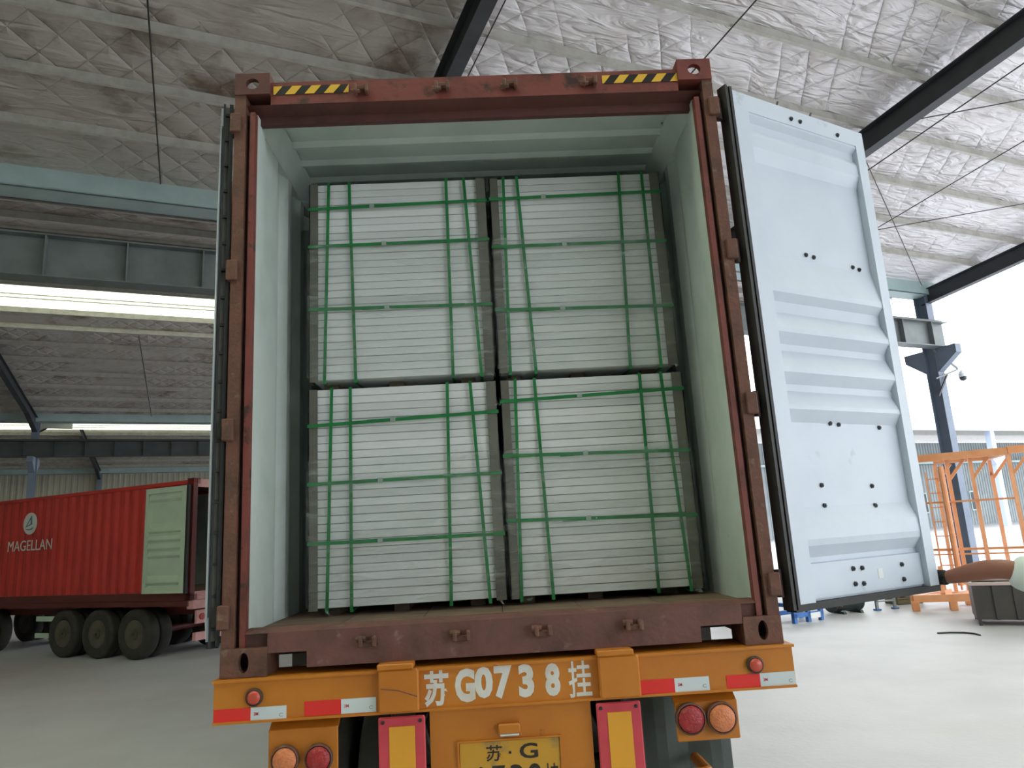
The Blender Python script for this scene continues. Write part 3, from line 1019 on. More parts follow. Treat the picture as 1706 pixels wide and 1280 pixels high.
for pos, ((x0, x1, z0, z1), vert, hor, buck) in STK.items():
    cx = (x0 + x1) / 2
    base = z0 - 0.043
    st = thing('board_stack', 'strapped stack of white boards at the %s inside the container' % pos, 'board stack', (cx, YF, HB + base), 0, 'four strapped stacks of white boards')

    def lx(v):
        return v - cx

    def lz(v):
        return v - base
    th = (z1 - z0) / NB
    meshes = []
    for k in range(3):
        w = (x1 - x0) / 2 - 0.012
        b = MB().cbox(-w, w, 0.0, YB - YF, 0.0012, th - 0.0012, 0.0022)
        me = b.mesh('board')
        me.materials.append(BOARD[k])
        meshes.append(me)
    for i in range(NB):
        o = link('board', random.choice(meshes), None, st, (random.uniform(-0.004, 0.004), random.uniform(0, 0.006), lz(z0) + i * th))
    # battens below
    for xb in (-0.42, -0.05, 0.36):
        MB().box(xb - 0.04, xb + 0.04, 0.12, YB - YF - 0.03, 0.001, lz(z0)).build('batten', 'batten', st)
    # edge protectors (L-section) on the two front uprights
    for s in (-1, 1):
        xe = lx(x0) if s < 0 else lx(x1)
        wdt = 0.05 if (s < 0) else 0.058
        mb = MB()
        a, b = (xe, xe + wdt) if s < 0 else (xe - wdt, xe)
        cut = 0.0
        mb.box(a, b, -0.012, -0.007, lz(z0) - 0.01, lz(z1) - 0.002)
        c, d = (xe - 0.0, xe + 0.005) if s < 0 else (xe - 0.005, xe)
        mb.box(c, d, -0.012, 0.07, lz(z0) - 0.01, lz(z1) - 0.002)
        mb.build('edge_protector', 'angle', st)
    # vertical straps run over the front face and tuck below
    for xa, xb in vert:
        mb = MB()
        mb.bar((lx(xb), -0.016, lz(z0) - 0.022), (lx(xa), -0.016, lz(z1) + 0.003), 0.017, 0.0022, (0, -1, 0))
        mb.bar((lx(xa), -0.016, lz(z1) + 0.003), (lx(xa), 1.2, lz(z1) + 0.003), 0.017, 0.0022)
        mb.bar((lx(xb), -0.016, lz(z0) - 0.022), (lx(xb), 0.25, lz(z0) - 0.004), 0.017, 0.0022)
        mb.build('vertical_strap', 'strap', st)
    for (za, zb), bxk in zip(hor, buck):
        mb = MB()
        mb.bar((lx(x0) - 0.002, -0.0195, lz(za)), (lx(x1) + 0.002, -0.0195, lz(zb)), 0.0185, 0.0022, (0, -1, 0))
        mb.bar((lx(x0) - 0.003, -0.0195, lz(za)), (lx(x0) - 0.003, 1.2, lz(za)), 0.0022, 0.0185)
        mb.bar((lx(x1) + 0.003, -0.0195, lz(zb)), (lx(x1) + 0.003, 1.2, lz(zb)), 0.0022, 0.0185)
        # overlapped tail of the strap next to the seal
        t = (bxk - x0) / (x1 - x0)
        zz = za + (zb - za) * t
        mb.bar((lx(bxk) - 0.14, -0.0225, lz(zz) - 0.003), (lx(bxk) + 0.02, -0.0225, lz(zz)), 0.0185, 0.002, (0, -1, 0))
        so_ = mb.build('horizontal_strap', 'strap', st)
        MB().cbox(lx(bxk) - 0.014, lx(bxk) + 0.014, -0.029, -0.0235, lz(zz) - 0.013, lz(zz) + 0.013, 0.002).build('seal', 'seal', so_)
    # stretch film over the lower two thirds of the front
    rows = []
    zlo, zhi = lz(z0) + 0.01, lz(z1) - 0.40
    for i in range(25):
        z = zlo + (zhi - zlo) * i / 24
        rows.append([(lx(x0) - 0.006 + (x1 - x0 + 0.012) * j / 30, -0.034 - 0.004 * math.sin(j * 1.7 + i * 2.3) - 0.003 * math.sin(i * 1.1 - j * 0.6), z + 0.012 * math.sin(j * 0.5)) for j in range(31)])
    MB().grid(rows).build('stretch_film', 'film', st, smooth=True)
    # crumpled tails of film at the corners
    for (fx, fz) in ((x0 - 0.01, z1 - 0.13), (x0 + 0.11, z0 - 0.01), (x1 - 0.03, z0 - 0.005)):
        mb = MB()
        rnd = random.Random(int(fx * 991 + fz * 77))
        for q in range(5):
            a = Vector((lx(fx), -0.03, lz(fz)))
            e = a + Vector((rnd.uniform(-0.035, 0.035), rnd.uniform(-0.02, 0.0), rnd.uniform(-0.03, 0.02)))
            f_ = a + Vector((rnd.uniform(-0.04, 0.03), rnd.uniform(-0.01, 0.01), rnd.uniform(-0.02, 0.03)))
            b0 = len(mb.v)
            mb.v += [tuple(a), tuple(e), tuple(f_)]
            mb.f.append((b0, b0 + 1, b0 + 2))
        mb.build('film_tail', 'scrap', st)

# ------------------------------------------------------------------ main trailer
tr = thing('container_trailer', 'orange yellow container trailer carrying the worn red container, with painted number on its rear beam', 'trailer', (0, 0, 0))
Zt = HB


def tb(x0, x1, y0, y1, z0, z1):
    return MB().box(x0, x1, y0, y1, Zt + z0, Zt + z1)


bm = MB()
bm.box(-1.236, 1.245, -0.02, -0.008, Zt - 0.176, Zt - 0.014)
bm.prism([(-0.032, Zt - 0.014), (0.22, Zt - 0.014), (0.22, Zt - 0.002), (-0.032, Zt - 0.002)], -1.24, 1.252, 'x')
bm.prism([(-0.03, Zt - 0.178), (0.2, Zt - 0.178), (0.2, Zt - 0.168), (-0.03, Zt - 0.168)], -1.236, 1.245, 'x')
bm.box(-1.236, -1.224, -0.008, 0.2, Zt - 0.176, Zt - 0.014)
bm.box(1.233, 1.245, -0.008, 0.2, Zt - 0.176, Zt - 0.014)
rb = bm.build('rear_beam', 'yellow', tr)
for (x0, x1) in ((-0.54, -0.372), (0.392, 0.565)):
    b = MB().cbox(x0, x1, -0.062, -0.018, Zt - 0.168, Zt + 0.002, 0.006).build('twist_lock_block', 'yellow', tr)
    MB().cbox(x0 - 0.004, x1 - 0.02, -0.068, 0.02, Zt + 0.002, Zt + 0.026, 0.004).build('top_plate', 'yellow', b)
    if x0 < 0:
        MB().tube((x0 + 0.01, -0.062, Zt - 0.07), (x0 + 0.08, -0.062, Zt - 0.08), 0.002, n=6).tube((x0 + 0.08, -0.062, Zt - 0.08), (x1 - 0.006, -0.062, Zt - 0.108), 0.0022, n=6).build('weld_seam', 'crust', b)
for (x0, x1, x2, z0, z1) in ((-1.233, -1.08, -0.932, -0.172, -0.118), (-0.857, -0.703, -0.556, -0.166, -0.108),
                             (0.57, 0.718, 0.868, -0.168, -0.112), (0.944, 1.09, 1.243, -0.170, -0.114)):
    t = MB().box(x0, x1, -0.0225, -0.020, Zt + z0, Zt + z1).build('reflective_tape', 'tapered', tr)
    w_ = MB().box(x1, x2, -0.0225, -0.020, Zt + z0, Zt + z1).build('white_half', 'tapewhite', t)
    glyph('maker_mark', '3M', x1 + 0.013, x1 + 0.032, Zt + (z0 + z1) / 2 - 0.005, Zt + (z0 + z1) / 2 + 0.008, -0.0225, 'markred', w_, 0.02, 0.0008)
    glyph('type_mark', 'C', x2 - 0.03, x2 - 0.014, Zt + z0 + 0.012, Zt + z0 + 0.026, -0.0225, 'markgrey', w_, 0.01, 0.0008)
for x in (-1.064, 1.073):
    lm = MB().lathe([(0.03, -0.018), (0.036, -0.024), (0.036, -0.034), (0.030, -0.038), (0.028, -0.036)], (x, 0, Zt - 0.077), 'y', 20).build('marker_lamp', 'chassis', tr, smooth=False)
    MB().lathe([(0.029, -0.03), (0.027, -0.042), (0.016, -0.048), (0.004, -0.049)], (x, 0, Zt - 0.077), 'y', 20).build('lens', 'markerlens', lm, smooth=True)
# painted registration
for ch, x0, x1, z0, z1, b in (('苏', -0.352, -0.246, -0.162, -0.018, 0.03), ('G', -0.222, -0.136, -0.153, -0.017, 0.05), ('0', -0.138, -0.06, -0.142, -0.014, 0.05),
                              ('7', -0.054, 0.024, -0.148, -0.013, 0.05), ('3', 0.05, 0.116, -0.149, -0.015, 0.05), ('8', 0.163, 0.228, -0.151, -0.018, 0.05),
                              ('挂', 0.264, 0.362, -0.163, -0.012, 0.012)):
    glyph('painted_character', ch, x0, x1, Zt + z0, Zt + z1, -0.020, 'stencil', rb, b, 0.0012)
# centre panel, plate, plate lamp
cp = tb(-0.335, 0.352, 0.0, 0.012, -0.72, -0.178).build('centre_panel', 'yellow', tr)
pl = MB().cbox(-0.215, 0.21, -0.006, 0.0, Zt - 0.53, Zt - 0.315, 0.003).build('number_plate', 'platey', cp)
fr = MB()
for (a, b, c, d) in ((-0.222, 0.217, -0.538, -0.53), (-0.222, 0.217, -0.315, -0.308), (-0.222, -0.215, -0.53, -0.315), (0.21, 0.217, -0.53, -0.315)):
    fr.box(a, b, -0.012, 0.0, Zt + c, Zt + d)
fr.build('plate_frame', 'yellow', pl)
glyph('plate_character', '苏', -0.102, -0.034, Zt - 0.394, Zt - 0.332, -0.006, 'platek', pl, 0.012, 0.001)
glyph('plate_character', '·', -0.008, 0.004, Zt - 0.37, Zt - 0.358, -0.006, 'platek', pl, 0.0, 0.001)
glyph('plate_character', 'G', 0.038, 0.116, Zt - 0.392, Zt - 0.332, -0.006, 'platek', pl, 0.02, 0.001)
for k, ch in enumerate('0738'):
    glyph('plate_character', ch, -0.155 + k * 0.075, -0.1 + k * 0.075, Zt - 0.515, Zt - 0.412, -0.006, 'platek', pl, 0.015, 0.001)
glyph('plate_character', '挂', 0.142, 0.2, Zt - 0.51, Zt - 0.415, -0.006, 'platek', pl, 0.01, 0.001)
lp = MB().cbox(-0.046, 0.046, -0.03, 0.0, Zt - 0.287, Zt - 0.247, 0.005).build('plate_lamp', 'yellow', cp)
MB().cbox(-0.04, 0.04, -0.028, 0.0, Zt - 0.295, Zt - 0.287, 0.002).build('lens', 'tapewhite', lp)
# red and yellow warning boards
for (x0, x1, lean) in ((-0.548, -0.352, 0), (0.372, 0.562, 0)):
    wb = MB().cbox(x0, x1, -0.03, -0.018, Zt - 0.76, Zt - 0.19, 0.005).build('warning_board', 'redplate', tr)
    MB().cbox(x0 + 0.045, x1 - 0.043, -0.033, -0.03, Zt - 0.74, Zt - 0.228, 0.001).build('yellow_field', 'yelplate', wb)
    for xx in (x0 + 0.02, x1 - 0.02):
        MB().tube((xx, -0.03, Zt - 0.21), (xx, -0.038, Zt - 0.21), 0.008, 0.006, 8).build('rivet', 'bolt', wb)
# tail lamp panels
for (x0, x1, z0, lamps, mat) in ((-1.012, -0.722, -0.52, ((-0.936, -0.33, 'lensorange'), (-0.797, -0.333, 'lensred')), 'yellow'),
                                 (0.714, 0.985, -0.372, ((0.772, -0.277, 'lensred'), (0.905, -0.281, 'lensorange')), 'yellow')):
    p = MB()
    p.cbox(x0, x1, 0.0, 0.012, Zt + z0, Zt - 0.215, 0.004)
    p.prism([(0.0, Zt - 0.225), (0.012, Zt - 0.225), (0.09, Zt - 0.178), (0.07, Zt - 0.178)], x0, x1, 'x')
    po = p.build('lamp_panel', mat, tr)
    big = 0.054 if x0 < 0 else 0.06
    for (x, z, lens) in lamps:
        r = MB().lathe([(big * 0.95, 0.0), (big * 1.08, -0.012), (big * 1.08, -0.03), (big * 0.98, -0.034), (big * 0.92, -0.026)], (x, 0, Zt + z), 'y', 28).build('tail_lamp', 'crust', po)
        MB().lathe([(big * 0.93, -0.02), (big * 0.9, -0.036), (big * 0.6, -0.044), (big * 0.1, -0.047)], (x, 0, Zt + z), 'y', 28).build('lens', lens, r, smooth=True)
# mud flaps, bumper bar, main beams, axles and wheels
MB().grid([[(0.53 + 0.5 * i / 10, 0.30 + 0.012 * math.sin(i * 1.3), Zt - 0.17 - 0.95 * j / 3) for i in range(11)] for j in range(4)]).build('mud_flap', 'flap', tr)
MB().path([(0.5, 0.02, Zt - 0.515), (0.82, 0.02, Zt - 0.505), (0.845, 0.05, Zt - 0.51), (0.85, 0.28, Zt - 0.52)], 0.024, 12).build('bumper_bar', 'yellow', tr)
MB().path([(-0.5, 0.05, Zt - 0.62), (-0.9, 0.05, Zt - 0.62), (-0.92, 0.3, Zt - 0.63)], 0.02, 10).build('bumper_bar', 'yellow', tr)
for x in (-0.52, 0.52):
    b = MB()
    b.box(x - 0.07, x + 0.07, 0.2, 11.8, Zt - 0.03, Zt - 0.014)
    b.box(x - 0.07, x + 0.07, 0.2, 11.8, Zt - 0.45, Zt - 0.43)
    b.box(x - 0.008, x + 0.008, 0.2, 11.8, Zt - 0.43, Zt - 0.03)
    b.build('main_beam', 'chassis', tr)
for yy in (0.9, 2.8, 5.2, 8.0, 11.6):
    MB().box(-1.15, 1.15, yy - 0.04, yy + 0.04, Zt - 0.16, Zt - 0.03).build('cross_beam', 'chassis', tr)


def tyre_mesh(r=0.5, w=0.26):
    h = w / 2
    mb = MB().lathe([(r * 0.56, -h * 0.8), (r * 0.72, -h), (r * 0.92, -h), (r * 0.985, -h * 0.82), (r, -h * 0.45), (r, h * 0.45),
                     (r * 0.985, h * 0.82), (r * 0.92, h), (r * 0.72, h), (r * 0.56, h * 0.8)], (0, 0, 0), 'x', 36)
    # drop the lathe's end discs so that the rim shows
    mb.f = mb.f[:-2]
    return mb.mesh('tyre', True)


def rim_mesh(r=0.5, w=0.26):
    h = w / 2
    mb = MB().lathe([(r * 0.57, -h * 0.85), (r * 0.53, -h * 0.9), (r * 0.5, -h * 0.4), (r * 0.34, -h * 0.25), (r * 0.3, -h * 0.6), (r * 0.22, -h * 0.7), (r * 0.2, -h * 1.0), (r * 0.05, -h * 1.05),
                     (r * 0.05, h * 1.05), (r * 0.2, h * 1.0), (r * 0.22, h * 0.7), (r * 0.3, h * 0.6), (r * 0.34, h * 0.25), (r * 0.5, h * 0.4), (r * 0.53, h * 0.9), (r * 0.57, h * 0.85)], (0, 0, 0), 'x', 28)
    for i in range(8):
        a = 2 * math.pi * i / 8
        for s in (-1, 1):
            mb.tube((s * h * 0.5, r * 0.27 * math.cos(a), r * 0.27 * math.sin(a)), (s * h * 0.72, r * 0.27 * math.cos(a), r * 0.27 * math.sin(a)), 0.016, n=6)
    return mb.mesh('rim', False)


TYRE = tyre_mesh()
TYRE.materials.append(M['tyre'])
RIM = rim_mesh()
RIM.materials.append(M['rim'])
for yy in (1.75, 3.06, 4.37):
    ax = MB().tube((-1.0, yy, 0.5), (1.0, yy, 0.5), 0.06, n=12).build('axle', 'chassis', tr)
    for x in (-1.08, -0.76, 0.76, 1.08):
        w_ = link('tyre', TYRE, None, tr, (x, yy, 0.5))
        link('rim', RIM, None, w_, (0, 0, 0))
    for s in (-0.52, 0.52):
        MB().prism([(yy - 0.5, Zt - 0.52), (yy, 0.62), (yy + 0.5, Zt - 0.52), (yy + 0.5, Zt - 0.57), (yy, 0.56), (yy - 0.5, Zt - 0.57)], s - 0.04, s + 0.04, 'x').build('leaf_spring', 'chassis', tr)
for s in (-0.9, 0.9):
    lg = MB().box(s - 0.06, s + 0.06, 9.0, 9.12, 0.05, Zt - 0.2).build('landing_leg', 'chassis', tr)
    MB().box(s - 0.14, s + 0.14, 8.92, 9.2, 0.0, 0.05).build('foot', 'chassis', lg)

# ------------------------------------------------------------------ second container on its trailer, left background
K = Vector((-5.71, 10.63, 0))
BA = R(-27)
bc = thing('shipping_container', 'bright red corrugated container with white lettering, its pale green door folded against its side', 'container', (K.x, K.y, 1.09), BA)
BW, BH, BL = 2.3, 2.27, 12.1
pr = []
xx = -BL + 0.15
while xx < -0.2:
    pr += [(xx, 0.045), (xx + 0.07, 0.045), (xx + 0.14, 0.01), (xx + 0.21, 0.01)]
    xx += 0.28
pr = [p for p in pr if p[0] < -0.12] + [(-0.12, 0.045)]
MB().grid([[(x, y, 0.14) for x, y in pr], [(x, y, BH - 0.1) for x, y in pr]]).build('side_panel', 'bgred', bc)
MB().grid([[(x, BW - y, 0.14) for x, y in pr], [(x, BW - y, BH - 0.1) for x, y in pr]]).build('side_panel', 'bgred', bc)
MB().grid([[(x, 0.05, 0.14) for x, y in pr], [(x, 0.05, BH - 0.1) for x, y in pr]]).build('inner_wall', 'cwhite', bc)
MB().grid([[(x, BW - 0.05, 0.14) for x, y in pr], [(x, BW - 0.05, BH - 0.1) for x, y in pr]]).build('inner_wall', 'cwhite', bc)
for y0 in (0.0, BW - 0.06):
    MB().box(-BL, 0, y0, y0 + 0.06, BH - 0.1, BH - 0.03).build('top_rail', 'bgred', bc)
    MB().box(-BL, 0, y0, y0 + 0.06, 0.0, 0.14).build('bottom_rail', 'bgdark', bc)
    MB().box(-0.1, 0, y0 if y0 == 0 else y0 - 0.04, y0 + 0.1 if y0 == 0 else y0 + 0.06, 0.11, BH - 0.11).build('corner_post', 'bgpink' if y0 else 'bgdark', bc)
    for x0 in (-0.17, -BL):
        for z0 in (0.0, BH - 0.112):
            fx = fitting(0, 0.16, 0, 0.112, 0, 0.17, (0, 0, 0.03, 0.035))
            fo = fx.build('corner_fitting', 'bgdark', bc)
            fo.location = (x0 + 0.17 if x0 > -1 else x0 + 0.17, y0 if y0 == 0 else BW - 0.16, z0)
            fo.rotation_euler = (0, 0, R(90))
MB().box(-BL, -0.02, 0.03, BW - 0.03, BH - 0.06, BH - 0.03).build('roof', 'bgdark', bc)
MB().box(-BL, -0.02, 0.03, BW - 0.03, 0.1, 0.15).build('floor_base', 'plywood', bc)
MB().box(-BL, -BL + 0.05, 0.03, BW - 0.03, 0.1, BH - 0.05).build('front_wall', 'bgred', bc)
MB().box(-0.08, 0.0, 0.1, BW - 0.1, BH - 0.17, BH - 0.02).build('door_header', 'bgpink', bc)
MB().box(-0.08, 0.0, 0.1, BW - 0.1, 0.0, 0.15).build('door_sill', 'bgpink', bc)
# folded door on the near side
dmb = MB()
dmb.box(-1.19, -1.11, -0.10, -0.04, 0.14, BH - 0.14)
dmb.box(-0.19, -0.08, -0.10, -0.04, 0.14, BH - 0.14)
dmb.box(-1.11, -0.19, -0.10, -0.04, BH - 0.24, BH - 0.14)
dmb.box(-1.11, -0.19, -0.10, -0.04, 0.14, 0.25)
dd = dmb.build('door_leaf', 'bgdoor', bc)
zz = []
for z, d in PROFILE:
    zz.append((0.14 + (z - 0.15) * (BH - 0.28) / 2.59, d))
MB().grid([[(-1.11, -0.095 + d, z), (-0.19, -0.095 + d, z)] for z, d in zz]).build('ribbed_panel', 'bgdoor', dd)
MB().box(-0.08, -0.03, -0.09, -0.03, 0.13, BH - 0.13).build('rubber_gasket', 'rubber', dd)
# far door swung open behind
MB().cbox(-0.05, 1.0, BW + 0.02, BW + 0.07, 0.14, BH - 0.14, 0.01).build('door_leaf', 'bgdoor', bc)
# lettering and round ship badge
glyph('lettering', 'MAGELLAN', -5.72, -4.18, 1.10, 1.325, 0.004, 'letter', bc, 0.0, 0.004)
bd = MB().lathe([(0.235, 0.006), (0.235, -0.006)], (-4.98, 0, 1.68), 'y', 32).build('round_badge', 'letter', bc)
MB().prism([(-5.13, 1.60), (-4.90, 1.66), (-4.93, 1.86)], -0.012, -0.006, 'y').build('sail', 'logoblue', bd)
MB().prism([(-5.14, 1.565), (-5.05, 1.54), (-4.92, 1.54), (-4.84, 1.585), (-4.86, 1.60), (-4.95, 1.565), (-5.05, 1.565)], -0.012, -0.006, 'y').build('hull', 'logoblue', bd)
MB().prism([(-5.06, 1.635), (-4.955, 1.665), (-4.96, 1.77)], -0.016, -0.012, 'y').build('sail_highlight', 'letter', bd)

bt = thing('container_trailer', 'dark trailer with big tyres under the bright red lettered container', 'trailer', (K.x, K.y, 0), BA)
MB().box(-11.5, -0.05, 0.55, 0.7, 0.78, 1.075).build('main_beam', 'bgdark', bt)
MB().box(-11.5, -0.05, BW - 0.7, BW - 0.55, 0.78, 1.075).build('main_beam', 'bgdark', bt)
MB().box(-11.5, -0.05, 0.02, 0.1, 0.98, 1.085).build('side_rail', 'bgdark', bt)
MB().box(-0.1, 0.06, 0.02, BW - 0.02, 0.93, 1.085).build('rear_beam', 'bgpink', bt)
for yy in (0.12, BW - 0.5):
    q = MB().box(0.0, 0.05, yy, yy + 0.38, 0.66, 0.9).build('lamp_panel', 'bgpink', bt)
    MB().lathe([(0.06, 0.05), (0.06, 0.07), (0.02, 0.08)], (0, yy + 0.12, 0.78), 'x', 16).build('lens', 'lensred', q)
MB().box(-0.02, 0.06, 0.1, BW - 0.1, 0.36, 0.5).build('rear_bumper', 'bgpink', bt)
for yy in (0.5, BW - 0.5):
    MB().box(-0.04, 0.02, yy - 0.04, yy + 0.04, 0.44, 0.95).build('bumper_bracket', 'bgdark', bt)
T2 = tyre_mesh(0.47, 0.24)
T2.transform(Matrix.Rotation(R(90), 4, 'Z'))
T2.materials.append(M['tyre'])
R2 = rim_mesh(0.47, 0.24)
R2.transform(Matrix.Rotation(R(90), 4, 'Z'))
R2.materials.append(M['rim'])
for x in (-3.66, -2.6, -1.52):
    MB().tube((x, 0.2, 0.47), (x, BW - 0.2, 0.47), 0.06, n=10).build('axle', 'bgdark', bt)
    for yy in (0.14, 0.42, BW - 0.42, BW - 0.14):
        w_ = link('tyre', T2, None, bt, (x, yy, 0.47))
        link('rim', R2, None, w_, (0, 0, 0))
lt = MB().box(-4.75, -3.95, 0.14, 0.17, 0.70, 0.80).build('side_guard', 'bgdoor', bt)
MB().box(-3.98, -3.92, 0.14, 0.18, 0.36, 0.80).build('guard_post', 'bgdoor', lt)
MB().box(-4.75, -3.95, 0.14, 0.17, 0.36, 0.46).build('guard_bar', 'bgdoor', lt)
MB().cbox(-4.5, -4.05, 0.3, 0.6, 0.5, 0.68, 0.02).build('air_tank', 'bgdark', bt)
for yy in (0.4, BW - 0.4):
    lg = MB().box(-4.08, -4.02, yy - 0.04, yy + 0.04, 0.06, 0.9).build('support_leg', 'bgdark', bt)
for x in (-6.3, -7.5):
    for yy in (0.14, 0.42, BW - 0.42, BW - 0.14):
        w_ = link('tyre', T2, None, bt, (x - 0.35, yy, 0.47))
        link('rim', R2, None, w_, (0, 0, 0))

# ------------------------------------------------------------------ right-hand background
# orange tall rack
def ground(o):
    return o


RK = thing('orange_rack', 'tall orange tubular steel rack with ladder standing beyond the open door', 'rack', (9.73, 11.74, 0), R(-24))
rh = 3.05


def rbar(name, a, b, w, h=None, parent=RK, mat='orange'):
    return MB().bar(a, b, w, h).build(name, mat, parent)


# local frame: x along the front, y away
posts = [(0, 0), (0.42, -0.1), (1.06, -0.35), (0.0, 1.6), (1.06, 1.36)]
for (px_, py_) in posts:
    p = rbar('post', (px_, py_, 0.12), (px_, py_, rh - 0.07), 0.07)
    MB().cbox(px_ - 0.1, px_ + 0.1, py_ - 0.1, py_ + 0.1, 0.0, 0.12, 0.01).build('foot', 'orange', p)
    rbar('brace', (px_, py_, rh - 0.5), (px_ + 0.32, py_ - 0.08, rh - 0.08), 0.06)
rbar('top_beam', (-1.5, 0.25, rh), (1.06, -0.35, rh), 0.15)
rbar('top_beam', (1.06, -0.35, rh + 0.02), (3.0, -0.6, rh + 0.02), 0.15)
rbar('top_beam', (0, 1.6, rh), (1.06, 1.36, rh), 0.12)
rbar('top_beam', (1.06, -0.35, rh), (1.06, 1.36, rh), 0.12)
rbar('post', (3.0, -0.6, 0.0), (3.0, -0.6, rh), 0.085)
rbar('rail', (-0.6, 0.1, 2.1), (1.06, -0.35, 2.1), 0.04)
rbar('rail', (-0.6, 0.1, 1.12), (3.0, -0.6, 1.12), 0.05)
rbar('rail', (-0.6, 0.1, 1.02), (3.0, -0.6, 1.02), 0.03)
# ladder part with rungs and cage
for x in (-0.42, -0.12):
    rbar('ladder_rail', (x, 0.02, 0.3), (x, 0.02, rh - 0.3), 0.03)
for k in range(8):
    rbar('rung', (-0.42, 0.02, 0.5 + k * 0.3), (0.0, 0.0, 0.5 + k * 0.3), 0.022)
MB().tube((-0.14, -0.1, 0.4), (-0.14, -0.1, rh - 0.2), 0.06, n=10).build('round_post', 'orange', RK)
# base frame with outriggers towards the camera
rbar('base_beam', (-1.15, -0.95, 0.24), (1.0, -0.75, 0.24), 0.14)
rbar('base_beam', (-1.15, -0.95, 0.24), (-0.3, 0.4, 0.24), 0.1)
rbar('base_beam', (-0.45, -0.88, 0.24), (0.0, 0.0, 0.24), 0.1)
rbar('base_beam', (0.6, -0.8, 0.24), (1.06, -0.35, 0.24), 0.1)
for (x, y) in ((-1.12, -0.95), (-0.45, -0.88), (0.9, -0.76)):
    MB().cbox(x - 0.07, x + 0.07, y - 0.07, y + 0.07, 0.0, 0.2, 0.01).build('foot', 'orange', RK)
rbar('brace', (-0.6, -0.9, 0.3), (-0.45, 0.05, 0.75), 0.08)
rbar('brace', (0.1, -0.85, 0.3), (-0.3, -0.85, 0.62), 0.08)
rbar('brace', (0.45, -0.82, 0.3), (0.62, -0.82, 0.62), 0.08)
rbar('base_loop', (-1.3, -1.0, 0.42), (-0.6, -0.6, 0.5), 0.035)

# dark steel bin
BN = thing('steel_bin', 'dark ribbed steel bin on legs with worn pale rim, beside the orange rack', 'bin', (8.09, 9.15, 0), R(-30))
bw, bd_, b0, b1 = 2.4, 0.9, 0.1, 0.66
MB().box(0, bw, 0, 0.02, b0, b1).box(0, bw, bd_ - 0.02, bd_, b0, b1).box(0, 0.02, 0.02, bd_ - 0.02, b0, b1).box(bw - 0.02, bw, 0.02, bd_ - 0.02, b0, b1).box(0.02, bw - 0.02, 0.02, bd_ - 0.02, b0, b0 + 0.02).build('body', 'bin', BN)
for i in range(9):
    MB().box(i * 0.29, i * 0.29 + 0.05, -0.03, 0.0, b0, b1 + 0.05).build('rib', 'bin', BN)
MB().box(-0.03, bw + 0.03, -0.04, 0.02, b1, b1 + 0.05).box(-0.03, 0.02, 0.02, bd_, b1, b1 + 0.05).box(-0.03, bw + 0.03, bd_ - 0.02, bd_ + 0.03, b1, b1 + 0.05).build('rim', 'binrim', BN)
for x in (0.02, bw - 0.06):
    for y in (0.0, bd_ - 0.05):
        MB().box(x, x + 0.05, y, y + 0.05, 0, b0 + 0.02).build('leg', 'bin', BN)

# blue trestle, roll stand, small crate
BT = thing('blue_trestle', 'low blue steel trestle on the floor under the open door', 'trestle', (5.57, 10.64, 0), R(24))
MB().box(0.0, 0.78, 0, 0.07, 0.1, 0.18).build('front_beam', 'blue', BT)
MB().box(0.0, 0.78, 0.5, 0.57, 0.1, 0.18).build('back_beam', 'blue', BT)
for x in (0.0, 0.36, 0.70):
    lg = MB().box(x, x + 0.075, 0.0, 0.075, 0.0, 0.36).build('post', 'blue', BT)
    MB().box(x, x + 0.075, 0.075, 0.57, 0.29, 0.36).build('arm', 'blue', BT)
MB().box(0.42, 0.68, -0.012, 0.0, 0.06, 0.16).build('white_plate', 'white', BT)
for x in (0.0, 0.70):
    MB().box(x, x + 0.075, 0.5, 0.57, 0.0, 0.36).build('post', 'blue', BT)

PJ = thing('pallet_rails', 'dark low rails lying beside the blue trestle', 'rails', (4.42, 10.72, 0), R(10))
for y in (0.0, 0.3, 0.6):
    MB().box(0, 0.8, y, y + 0.08, 0.0, 0.1).build('rail', 'bin', PJ)
MB().box(0.1, 0.2, 0, 0.68, 0.1, 0.14).build('cross_bar', 'bin', PJ)
RS = thing('roll_stand', 'dark green drum lying in a low steel stand beyond the door', 'drum stand', (6.95, 11.75, 0), R(8))
dmr = MB().lathe([(0.02, -0.02), (0.24, 0.0), (0.25, 0.03), (0.235, 0.06), (0.235, 0.6), (0.25, 0.63), (0.24, 0.66), (0.02, 0.68)], (-0.2, 0, 0.27), 'x', 24).build('drum', 'darkgreen', RS, smooth=False)
for x in (-0.05, 0.33):
    MB().prism([(-0.26, 0.0), (0.26, 0.0), (0.22, 0.06), (0.12, 0.04), (-0.12, 0.04), (-0.22, 0.06)], x, x + 0.06, 'x').build('cradle', 'darkgreen', RS)
WT = thing('machine_stand', 'small pale steel stand next to the dark drum', 'stand', (7.75, 11.75, 0), R(10))
for x in (0.0, 0.42):
    l_ = MB().box(x, x + 0.05, 0.0, 0.05, 0.03, 0.42).build('leg', 'farwall', WT)
    MB().box(x - 0.03, x + 0.08, -0.03, 0.08, 0.0, 0.03).build('foot', 'blue', l_)
for z in (0.16, 0.28, 0.40):
    MB().box(0.0, 0.47, 0.0, 0.04, z, z + 0.03).build('rail', 'farwall', WT)
CR = thing('wooden_crate', 'small olive crate on the floor between the stand and the orange rack', 'crate', (8.55, 12.4, 0), R(5))
for k in range(4):
    MB().box(0, 0.6, -0.02, 0.0, 0.02 + k * 0.09, 0.10 + k * 0.09).build('slat', 'olive', CR)
MB().box(0.01, 0.59, 0.0, 0.45, 0.0, 0.38).build('body', 'olive', CR)
